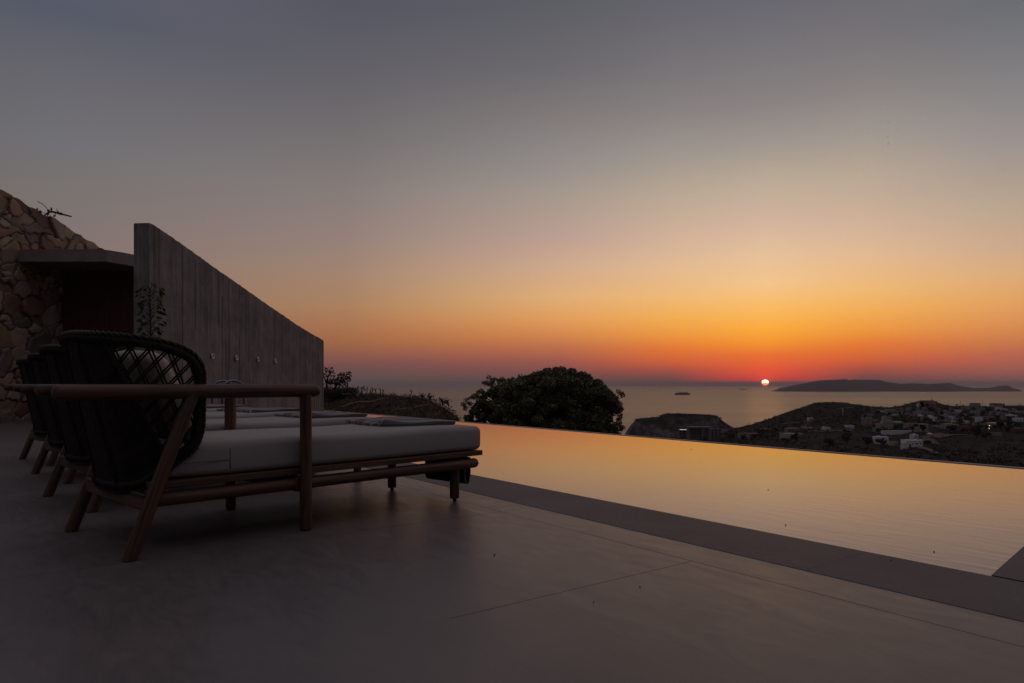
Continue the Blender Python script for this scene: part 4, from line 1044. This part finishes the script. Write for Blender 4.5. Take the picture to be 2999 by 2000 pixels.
# ------------------------------------------------------------------ the mound behind the pool, its plants
pts = []; 
for k in range(760):
    a = rg.uniform(-.285, -.062); ye = y_edge(a); yc, zc = mound(a)
    y = lerp(yc - 13, yc + 1.0, rg.uniform(0, 1) ** .8); x = a * y
    kk = int(rg.integers(4, 12)); d = rg.normal(size=(kk, 3)) * [.34, .34, .07]; d[:, 2] = np.abs(d[:, 2]); pts.append(d + [x, y, ground_z(a, y)])
tag(leaves('ground_cover', np.concatenate(pts), .12, M['scrub'], aspect=.6), 'low leafy ground cover on the mound behind the pool', 'ground cover', kind='stuff')
gb = MB(); 
C = []; 
for k in range(2600):
    a = rg.uniform(-.285, -.065); ye = y_edge(a); yc, zc = mound(a); y = lerp(yc - 13, yc + 1, rg.uniform()); x = a * y; z = ground_z(a, y)
    C.append((x, y, z + .12))
o = leaves('dry_grass', np.array(C), .38, M['grass'], aspect=.07, up=2.2); tag(o, 'thin dry grass on the mound behind the pool', 'grass', kind='stuff')
def branch_line(name, uv, y, r, mat, label, cat, jitter=.01):
    pts = []
    for (u, v), (u2, v2) in zip(uv, uv[1:]):
        for k in range(4): pts.append(at(lerp(u, u2, k / 4), lerp(v, v2, k / 4) + random.uniform(-1, 1), y + random.uniform(-.15, .15)))
    pts.append(at(*uv[-1], y)); base = pts[0].copy()
    mb = MB().tube([p - base for p in pts], [lerp(r, r * .45, i / len(pts)) for i in range(len(pts))], 6)
    for i in range(3, len(pts) - 2, 4):
        p = pts[i] - base; mb.tube([p, p + Vector((random.uniform(.15, .6), 0, random.choice((-1, 1)) * random.uniform(.12, .36)))], [r * .4, r * .15], 4)
    return tag(mb.build(name, mat, loc=base), label, cat, 'dry branches on the mound')
branch_line('dry_branch', [(1001, 1193), (1025, 1183), (1050, 1177), (1075, 1177), (1100, 1174), (1120, 1167), (1140, 1163)], 51, .055, M['dry'], 'long pale dry branch lying across the mound, the longest one', 'branch')
branch_line('dry_branch', [(1148, 1203), (1160, 1200), (1180, 1196), (1206, 1195)], 41, .042, M['dry'], 'pale dry branch low on the mound close to the pool edge', 'branch')
branch_line('dry_branch', [(1216, 1192), (1232, 1189), (1250, 1185), (1266, 1184)], 42, .034, M['dry'], 'short pale dry branch on the right shoulder of the mound', 'branch')
branch_line('dry_branch', [(1002, 1154), (1020, 1153), (1042, 1150)], 57, .038, M['dry'], 'pale twig near the top of the mound beside the small tree', 'branch')
branch_line('dry_branch', [(1272, 1216), (1282, 1211), (1290, 1209)], 40, .028, M['dry'], 'tiny pale twig at the right foot of the mound', 'branch')
# weed stalks against the sea
WS = [(1073, 1149, 1133, 'bare thin weed stalk left of the centre of the mound top'), (1081, 1150, 1141, 'short weed stalk with a bent tip on the mound top'), (1088, 1150, 1134, 'slender weed stalk leaning right on the mound top'), (1097, 1150, 1138, 'bushy weed stalk on the mound top'), (1112, 1150, 1138, 'bare weed stalk right of the bushy one'), (1119, 1150, 1141, 'thick weed stalk at the right of the stalk row'), (1202, 1155, 1142, 'lone tall weed stalk on the mound, apart from the others')]
for u, vb, vt, lab in WS:
    y = mound((u - CX) / F)[0]; p0 = at(u, vb + 4, y); h = (vb + 4 - vt) / F * y
    mb = MB().tube([(0, 0, 0), (.08, 0, h * .5), (random.uniform(-.06, .24), 0, h)], [.036, .028, .016], 5)
    for k in range(5): z = h * (.45 + .1 * k); mb.tube([(.08, 0, z), (.08 + random.uniform(-.16, .16), random.uniform(-.12, .12), z + .13)], [.024, .012], 4)
    tag(mb.build('weed_stalk', M['twig'], loc=p0), lab, 'weed', 'weed stalks on the mound')
SP = [(1032, 1152, 1136, .28, 'small leafy shrub with two crowns near the foot of the small tree'), (1055, 1152, 1133, .30, 'spiky dark shrub on the mound top, the tallest in the middle'), (1236, 1162, 1154, .14, 'small round leaf sprig on the mound, left of the pair'), (1258, 1166, 1156, .17, 'leaf sprig pair on the right shoulder of the mound'), (1297, 1182, 1169, .20, 'dark leafy sprig with broad top near the right end of the mound'), (1315, 1186, 1171, .22, 'rightmost leafy sprig of the mound, next to the big bush')]
for i, (u, vb, vt, r, lab) in enumerate(SP):
    y = mound((u - CX) / F)[0] - .5; r *= 1.6; p0 = at(u, vb + 4, y); h = (vb + 4 - vt) / F * y
    e = empty('shrub', p0, 0, lab, 'shrub', 'small shrubs on the mound')
    stems = MB(); cs = []
    for k in range(6):
        tip = Vector((random.uniform(-r, r) * .8, random.uniform(-r, r) * .5, h * random.uniform(.6, 1))); stems.tube([(0, 0, -.05), tip * .5 + Vector((0, 0, .02)), tip], [.032, .024, .012], 5)
        cs.append(np.random.default_rng(i * 9 + k).normal(size=(11, 3)) * .10 + np.array(tip) - [0, 0, .03])
    stems.build('stem', M['twig'], e); leaves('foliage', np.concatenate(cs), .15, M['leaf_dark'], e, .5)
# undergrowth left of the mound top, by the wall
pts = []
for k in range(420):
    u = rg.uniform(948, 1040); y = rg.uniform(57, 62); v = 1152 - rg.exponential(4.0) * (1 - .5 * (u - 948) / 92); p = at(u, v, y); pts.append(rg.normal(size=(10, 3)) * [.22, .25, .16] + np.array(p))
tag(leaves('undergrowth', np.concatenate(pts), .22, M['leaf_dark'], aspect=.3, up=1.2), 'dark tangled undergrowth on the mound at the end of the concrete wall', 'undergrowth', kind='stuff')

SPR = 1.0
def tree_from_clumps(name, base, y, trunk_uv, limbs, clumps, leaf, n, label, mat, group=None):
    e = empty(name, base, 0, label, 'tree', group)
    mb = MB(); b = Vector(base)
    for pts, r0, r1 in limbs:
        q = [at(u, v, y + dy) - b for u, v, dy in pts]; mb.tube(q, [lerp(r0, r1, i / (len(q) - 1)) for i in range(len(q))], 7)
    mb.build('trunk', M['bark'], e)
    cs = []
    for (u, v, dy, ru, rv, k) in clumps:
        c = at(u, v, y + dy) - b; s_ = y / F; d = rg.normal(size=(k, 3)); d /= np.linalg.norm(d, axis=1)[:, None]
        cs.append(d * (rg.uniform(0.2, 1, (k, 1)) ** .45) * [ru * s_ * SPR, ru * s_ * .9, rv * s_ * SPR] + np.array(c))
    leaves('crown', np.concatenate(cs), leaf, mat, e, .55)
    return e
SPR = 1.7
# small leaning tree at the end of the concrete wall
y = 59.0
tree_from_clumps('small_tree', at(965, 1152, y), y, None,
  [([(966, 1154, 0), (957, 1132, .1), (957, 1115, 0), (962, 1100, 0), (970, 1085, .1)], 0.127, 0.041), ([(957, 1128, 0), (950, 1105, .1), (946, 1088, 0)], 0.069, 0.028), ([(968, 1150, 0), (980, 1136, 0), (988, 1126, .1), (1000, 1118, 0), (1014, 1106, 0)], 0.092, 0.032), ([(988, 1126, 0), (975, 1120, .1), (962, 1119, 0)], 0.057, 0.028), ([(1000, 1118, 0), (1012, 1125, 0)], 0.037, 0.018), ([(962, 1100, 0), (972, 1098, 0)], 0.037, 0.018)],
  [(966, 1085, 0, 8, 8, 48), (972, 1096, .2, 7, 8, 48), (949, 1083, 0, 5, 9, 32), (951, 1098, 0, 5, 8, 27), (978, 1116, 0, 13, 6, 104), (968, 1119, .2, 8, 5, 56), (990, 1117, 0, 9, 6, 72), (1002, 1104, .2, 8, 9, 88), (1020, 1100, 0, 7, 8, 72), (1014, 1112, .1, 8, 7, 64), (1010, 1127, 0, 9, 4, 44), (990, 1128, 0, 7, 4, 32)], .20, 0, 'small wind-bent tree on the mound at the right end of the concrete wall', M['leaf_dark'])
SPR = 1.0
# big round tree beyond the pool
y = 47.0
cl = []
def dome(u):  # top outline of the crown in photo rows
    return 7 + pw([(1355, 1215), (1375, 1190), (1400, 1165), (1430, 1140), (1460, 1125), (1500, 1113), (1545, 1098), (1570, 1085), (1600, 1078), (1640, 1074), (1670, 1076), (1700, 1086), (1730, 1097), (1760, 1112), (1785, 1135), (1800, 1160), (1812, 1185), (1818, 1210), (1822, 1250)], u)
rr2 = random.Random(4)
for k in range(430):
    u = rr2.uniform(1450, 1806) if k < 360 else rr2.uniform(1368, 1460); vt = dome(u); v = vt + 10 + (1290 - vt) * rr2.random() ** 1.15
    if v > 1215 and u > 1785 and k % 2: continue
    lim = 1 - abs((u - 1600) / 240) ** 2
    dy = rr2.uniform(-4.6, 3.6) * max(.15, lim); r = rr2.uniform(11, 24) if u > 1450 else rr2.uniform(7, 14)
    cl.append((u, v, dy, r, r * .75, 360))
for k in range(120):
    u = rr2.uniform(1400, 1818); vt = dome(u) + rr2.uniform(-6, 3); r = rr2.uniform(3.5, 11); cl.append((u, vt + r * .5, rr2.uniform(-2, 2), r, r * .8, int(9 * r)))
for k in range(150):
    u = rr2.uniform(1470, 1768); vt = dome(u); v = rr2.uniform(vt + 26, 1290); cl.append((u, v, rr2.uniform(-3, 3), 30, 24, 420))
lb = []
for (u, v) in ((1437, 1106), (1455, 1108), (1470, 1112), (1400, 1152), (1385, 1155), (1372, 1175), (1425, 1120), (1415, 1140), (1490, 1108), (1503, 1107), (1360, 1187), (1822, 1245), (1815, 1240), (1810, 1262), (1818, 1150), (1803, 1190), (1812, 1215), (1525, 1102), (1445, 1128)):
    lb.append(([(1500 if u < 1600 else 1740, 1230, 0), ((u + 1520) / 2 if u < 1600 else (u + 1740) / 2, (v + 1215) / 2, 0), (u, v + 3, 0)], .085, .02))
    for q in range(3): cl.append((u + rr2.uniform(-7, 7), v + rr2.uniform(-4, 14), rr2.uniform(-.8, .8), 8, 7, 40))
lb += [([(1600, 1550, 0), (1605, 1420, 0), (1600, 1330, 0), (1590, 1230, 0), (1620, 1140, 0)], .45, .11), ([(1602, 1400, 0), (1540, 1300, .2), (1480, 1210, 0), (1440, 1150, 0)], .25, .06), ([(1602, 1380, 0), (1680, 1290, -.2), (1750, 1210, 0), (1780, 1150, 0)], .25, .06), ([(1600, 1330, 0), (1660, 1220, .4), (1690, 1130, .8)], .2, .06)]
tree_from_clumps('round_tree', at(1600, 1545, y), y, None, lb, cl, .15, 0, 'big dense round tree rising behind the far edge of the pool', M['leaf'])

# ------------------------------------------------------------------ plant at the tall end of the concrete wall, dry plant on the stone wall
y = 10.35; pb = Vector(((442 - CX) / F * y, y, 0))
vp = empty('climbing_plant', pb, 0, 'slender plant with drooping fingered leaves at the tall end of the concrete wall', 'plant')
st = MB(); tip = at(438, 842, y).z
st.tube([(0.02, 0, 0), (.01, 0, .6), (.0, 0, 1.2), (-.01, 0, 1.7), (-.02, 0, tip)], [.018, .016, .013, .010, .006], 7)
cs = []; dd = []
rp = random.Random(11)
for k in range(60):
    z = lerp(.75, tip + .02, (k / 59) ** .8); sd = 1 if k % 2 else -1; ln = rp.uniform(.03, .17)
    e = Vector((sd * ln, rp.uniform(-.10, .06), z + rp.uniform(-.02, .05)))
    st.tube([(0, 0, z - .05), (e.x * .5, e.y * .5, e.z + .02), e], [.006, .005, .003], 4)
    nl = 5
    for q in range(nl):
        a = rp.uniform(-.4, .4) + lerp(-1.2, 1.2, q / (nl - 1)); v_ = Vector((sd * math.cos(a), rp.uniform(-.4, .4), math.sin(a) * .4 - .62)).normalized()
        cs.append(np.array(e + v_ * .042)); dd.append(np.array(v_))
st.build('stem', M['twig'], vp)
leaves('foliage', np.array(cs), .088, M['leaf_vine'], vp, .36, droop=np.array(dd))
y = 13.0; bp = at(128, 628, y)
dp = empty('dry_plant', bp, 0, 'dead twiggy plant sticking out over the top of the stone wall', 'plant')
tw = MB()
def ap(u, v, dy=0): return at(u, v, y + dy) - bp
tw.tube([ap(128, 632, .3), ap(142, 622), ap(155, 620), ap(172, 625), ap(185, 628), ap(209, 634)], [.012, .015, .018, .022, .018, .014], 6)
for q in ([(150, 620), (153, 612), (148, 606)], [(168, 624), (167, 614), (165, 611)], [(142, 622), (140, 628), (138, 632)], [(110, 590), (123, 596), (133, 605), (139, 613), (142, 620)], [(100, 614), (120, 620), (137, 627)], [(178, 626), (180, 621)], [(160, 622), (163, 630), (160, 636)]):
    tw.tube([ap(*p) for p in q], [.008] + [.006] * (len(q) - 2) + [.004], 5)
tw.build('stem', M['twig'], dp)
cs = [np.array(ap(u + rp.uniform(-3, 3), v + rp.uniform(-3, 3), rp.uniform(-.1, .1))) for u, v, k in ((142, 617, 14), (150, 614, 10), (158, 621, 8), (170, 624, 14), (178, 626, 16), (158, 634, 8), (147, 634, 6), (118, 620, 14), (108, 614, 8), (139, 626, 8)) for _ in range(k)]
leaves('foliage', np.array(cs), .05, M['leaf_dark'], dp, .5)

# ------------------------------------------------------------------ leaf litter on deck and water
def litter(u, v, s_, lab, z):
    p = gp(u, v, z); mb = MB(); n = 7
    top = [(s_ * math.cos(2 * PI * k / n) * random.uniform(.7, 1.2), s_ * .6 * math.sin(2 * PI * k / n) * random.uniform(.7, 1.2), .002 + s_ * .25) for k in range(n)]
    bot = [(x * .8, y * .8, 0) for x, y, _ in top]
    mb.add(top + bot, [tuple(range(n)), tuple(range(2 * n - 1, n - 1, -1))] + [(i, n + i, n + (i + 1) % n, (i + 1) % n) for i in range(n)])
    o = mb.build('fallen_leaf', M['debris'], loc=p); o.rotation_euler = (0, 0, random.uniform(0, 6)); return tag(o, lab, 'leaf', 'dead leaves on the terrace and the pool')
litter(1448, 1626, .0048, 'dark crumb of a dead leaf on the open deck, right of the nearest lounger', 0.001)
litter(1738, 1764, .003, 'tiny dead leaf on the deck in front of the crosswise joint', 0.001)
litter(1874, 1719, .003, 'tiny dead leaf on the deck right of the crosswise joint', 0.001)
litter(2609, 1642, .0032, 'small dead leaf on the dark coping near the pool corner', 0.004)
litter(2301, 1538, .0045, 'dead leaf floating on the pool near the middle of the near edge', -.009)
litter(2736, 1616, .004, 'dead leaf floating on the pool near its right corner', -.009)
litter(2250, 1434, .0042, 'dead leaf floating far out in the middle of the pool', -.009)
litter(2025, 1316, .007, 'dead leaf floating by the far edge of the pool', -.009)

# ------------------------------------------------------------------ birds
def bird_mesh():
    mb = MB()
    mb.tube([(0, -.10, 0), (0, -.04, .012), (0, .04, .012), (0, .13, 0)], [.006, .026, .028, .008], 7)
    for s_ in (-1, 1):
        vs = [(s_ * .02, .05, .012), (s_ * .02, -.03, .012), (s_ * .14, .055, .05), (s_ * .13, -.02, .05), (s_ * .27, -.05, .025), (s_ * .02, .05, .002), (s_ * .02, -.03, .002), (s_ * .14, .055, .042), (s_ * .13, -.02, .042)]
        mb.add(vs, [(0, 2, 3, 1), (2, 4, 3), (5, 6, 8, 7), (7, 8, 4), (0, 5, 7, 2), (2, 7, 4), (1, 3, 8, 6), (3, 4, 8)])
    mb.add([(0, -.09, .006), (.035, -.17, .004), (-.035, -.17, .004), (0, -.09, -.004)], [(0, 1, 2), (3, 2, 1), (0, 3, 1), (0, 2, 3)])
    return mb
B0 = None
bz = [(1015, 38), (1038, 170), (1163, 165), (407, 318), (1453, 385), (2084, 385), (620, 447), (706, 503), (915, 520), (1204, 455), (1420, 475), (272, 642), (451, 706), (700, 722), (1377, 626), (1706, 697), (1171, 787), (1190, 946), (1047, 1103), (651, 1323), (189, 1352)]
bt = [(2450 + x * .1276, 300 + y_ * .1276) for x, y_ in bz] + [(x * 1.2757, y_ * 1.2757) for x, y_ in ((2043, 131), (2060, 147), (2293, 237), (2228, 451), (1983, 402), (2036, 429), (2065, 429), (2028, 468), (2045, 480), (2007, 503), (2085, 517), (2021, 549), (2114, 546), (1961, 590), (2006, 590), (2064, 587), (2077, 584), (2086, 608), (1892, 360), (1839, 367), (1891, 451), (1806, 455), (1668, 465), (1778, 243), (1330, 349), (1767, 490))]
for i, (u, v) in enumerate(bt):
    if B0 is None: o = B0 = bird_mesh().build('bird', M['bird'])
    else: o = B0.copy(); COL.objects.link(o)
    o.location = at(u, v, random.uniform(110, 150)); o.rotation_euler = (random.uniform(-.3, .3), random.uniform(-.5, .5), random.uniform(0, 6.28)); s_ = random.uniform(.50, .72); o.scale = (s_,) * 3
    tag(o, 'tiny dark bird far off in the loose flock high in the sunset sky', 'bird', 'flock of distant birds')

# ------------------------------------------------------------------ sky and sun
def lin(c): return tuple(((x / 255) / 12.92 if x / 255 <= .04045 else ((x / 255 + .055) / 1.055) ** 2.4) for x in c)
w = bpy.data.worlds.new('World'); S.world = w; w.use_nodes = True
nt = w.node_tree; t = NT(nt); nt.nodes.clear()
SUNAZ = math.atan2(2241 - CX, F); SUNEL = math.atan2(V0 - 1120.6, math.hypot(F, 2238 - CX))
SD = Vector((math.sin(SUNAZ) * math.cos(SUNEL), math.cos(SUNAZ) * math.cos(SUNEL), math.sin(SUNEL)))
gen = t.n('ShaderNodeTexCoord').outputs['Generated']
dirn = t.n('ShaderNodeVectorMath', {0: gen}, operation='NORMALIZE').outputs[0]
sx = t.n('ShaderNodeSeparateXYZ', {0: dirn}); X, Y, Z = sx.outputs
az = t.math('SUBTRACT', t.math('ARCTAN2', X, Y), SUNAZ)
az = t.math('WRAP', az, PI, -PI); right = t.math('GREATER_THAN', az, 0.0)
az = t.math('ABSOLUTE', az)
az = t.math('MULTIPLY', az, 180 / PI)
el = t.math('MULTIPLY', t.math('ARCSINE', Z), 180 / PI)
pe = t.math('POWER', t.math('MULTIPLY', t.math('MAXIMUM', el, 0.0), 1 / 90), .5)
def col_ramp(x, stops):
    hyp = math.hypot(F, x - CX); out = []
    for v, c in stops:
        if 640 < v < 1000: c = (c[0], c[1] * .972, c[2] * 1.05)
        e = max(0, math.degrees(math.atan2(V0 + 1 - v, hyp))); out.append(((e / 90) ** .5, lin(c)))
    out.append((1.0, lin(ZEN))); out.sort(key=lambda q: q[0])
    return t.ramp(pe, out)
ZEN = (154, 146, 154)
r0 = col_ramp(2238, [(0, (105, 103, 112)), (150, (120, 117, 120)), (300, (137, 130, 130)), (420, (160, 150, 143)), (540, (190, 172, 152)), (650, (212, 186, 152)), (750, (232, 200, 148)), (830, (246, 204, 135)), (900, (252, 195, 95)), (960, (255, 180, 60)), (1000, (250, 155, 50)), (1040, (240, 115, 50)), (1080, (240, 90, 55)), (1105, (236, 72, 58)), (1115, (225, 70, 62)), (1122, (112, 76, 70))])
r1 = col_ramp(1990, [(0, (101, 100, 108)), (200, (120, 116, 119)), (330, (137, 130, 129)), (450, (159, 150, 142)), (570, (186, 168, 149)), (700, (212, 184, 147)), (780, (228, 193, 141)), (870, (242, 192, 113)), (930, (246, 180, 81)), (980, (240, 158, 61)), (1020, (232, 122, 53)), (1060, (212, 98, 58)), (1082, (176, 84, 64)), (1102, (138, 75, 70)), (1118, (112, 74, 70))])
r2 = col_ramp(1650, [(0, (93, 93, 100)), (200, (108, 106, 110)), (330, (128, 121, 120)), (450, (143, 137, 136)), (570, (166, 152, 142)), (700, (190, 165, 140)), (780, (208, 175, 135)), (870, (225, 180, 115)), (930, (228, 165, 90)), (980, (215, 140, 75)), (1020, (190, 110, 75)), (1060, (155, 88, 78)), (1090, (128, 80, 76)), (1112, (106, 76, 74))])
r3 = col_ramp(1010, [(0, (86, 86, 98)), (250, (102, 100, 105)), (400, (116, 111, 112)), (550, (133, 124, 121)), (700, (150, 133, 116)), (800, (163, 137, 107)), (900, (172, 133, 90)), (960, (170, 118, 75)), (1000, (162, 105, 70)), (1040, (140, 90, 75)), (1070, (118, 80, 76)), (1100, (100, 80, 77)), (1120, (92, 78, 76))])
r4 = col_ramp(70, [(0, (86, 90, 104)), (200, (104, 103, 110)), (400, (113, 112, 116)), (560, (122, 115, 112)), (700, (130, 118, 108)), (850, (140, 117, 96)), (960, (132, 103, 84)), (1040, (112, 86, 78)), (1100, (92, 78, 76))])
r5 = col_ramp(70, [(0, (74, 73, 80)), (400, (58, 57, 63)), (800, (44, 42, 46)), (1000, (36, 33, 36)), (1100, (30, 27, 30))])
rR = col_ramp(2940, [(0, (106, 108, 114)), (200, (128, 126, 128)), (350, (146, 140, 140)), (480, (166, 153, 145)), (600, (186, 166, 145)), (720, (206, 176, 136)), (800, (221, 180, 120)), (880, (230, 170, 95)), (950, (222, 150, 80)), (1000, (205, 124, 75)), (1040, (188, 102, 78)), (1080, (164, 92, 82)), (1105, (140, 86, 82)), (1120, (116, 84, 80))])
def mr(a, b): return t.n('ShaderNodeMapRange', {0: az, 1: a, 2: b}, interpolation_type='LINEAR').outputs[0]
c = r0
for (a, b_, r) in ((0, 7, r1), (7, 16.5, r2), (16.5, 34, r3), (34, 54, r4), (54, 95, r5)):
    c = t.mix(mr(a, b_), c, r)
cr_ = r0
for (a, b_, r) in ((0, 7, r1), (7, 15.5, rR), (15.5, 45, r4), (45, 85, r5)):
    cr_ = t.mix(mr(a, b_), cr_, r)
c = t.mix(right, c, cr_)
# the sun: slightly flattened disc, white above, orange to red towards its lower limb
dv = t.n('ShaderNodeVectorMath', {0: dirn, 1: tuple(SD)}, operation='SUBTRACT').outputs[0]
ds = t.n('ShaderNodeSeparateXYZ', {0: dv}).outputs[2]
hz_ = t.math('MULTIPLY', az, PI / 180)
vv = t.math('MULTIPLY', ds, 1.14)
r_ = t.math('SQRT', t.math('ADD', t.math('MULTIPLY', hz_, hz_), t.math('MULTIPLY', vv, vv)))
RS = 9.8 / math.hypot(F, 2238 - CX)
disc = t.n('ShaderNodeMapRange', {0: r_, 1: RS * 1.06, 2: RS * .90}).outputs[0]
scol = t.ramp(t.n('ShaderNodeMapRange', {0: ds, 1: -RS * .85, 2: RS * .9}).outputs[0], [(0.0, (6.0, .55, .22)), (.20, (9.0, 1.3, .4)), (.36, (10.0, 3.0, .6)), (.50, (9.0, 5.2, 1.3)), (.62, (8.0, 7.0, 4.4)), (1.0, (6.0, 5.6, 4.2))])
glow = t.math('MULTIPLY', t.math('POWER', 2.718, t.math('MULTIPLY', r_, -1 / .0050)), .9)
halo = t.mix(glow, (0, 0, 0), (.50, .10, .012))
c = t.mix(1.0, c, halo, 'ADD')
c = t.mix(disc, c, scol)
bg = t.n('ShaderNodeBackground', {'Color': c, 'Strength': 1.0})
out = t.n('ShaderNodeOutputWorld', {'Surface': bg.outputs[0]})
w.cycles.sampling_method = 'MANUAL'; w.cycles.sample_map_resolution = 2048
sl = bpy.data.lights.new('sun', 'SUN'); sl.energy = .02; sl.angle = R_(3); sl.color = (1, .42, .16)
so = bpy.data.objects.new('sun', sl); COL.objects.link(so)
so.rotation_euler = Vector((-SD.x, -SD.y, -max(SD.z, .012))).to_track_quat('-Z', 'Y').to_euler()

S.view_settings.view_transform = 'Standard'; S.view_settings.look = 'None'; S.view_settings.exposure = 0; S.view_settings.gamma = 1
S.cycles.use_denoising = True
S.cycles.max_bounces = 8; S.cycles.volume_bounces = 0; S.cycles.diffuse_bounces = 4; S.cycles.glossy_bounces = 4
S.cycles.caustics_reflective = False; S.cycles.caustics_refractive = False
S.cycles.sample_clamp_indirect = 6
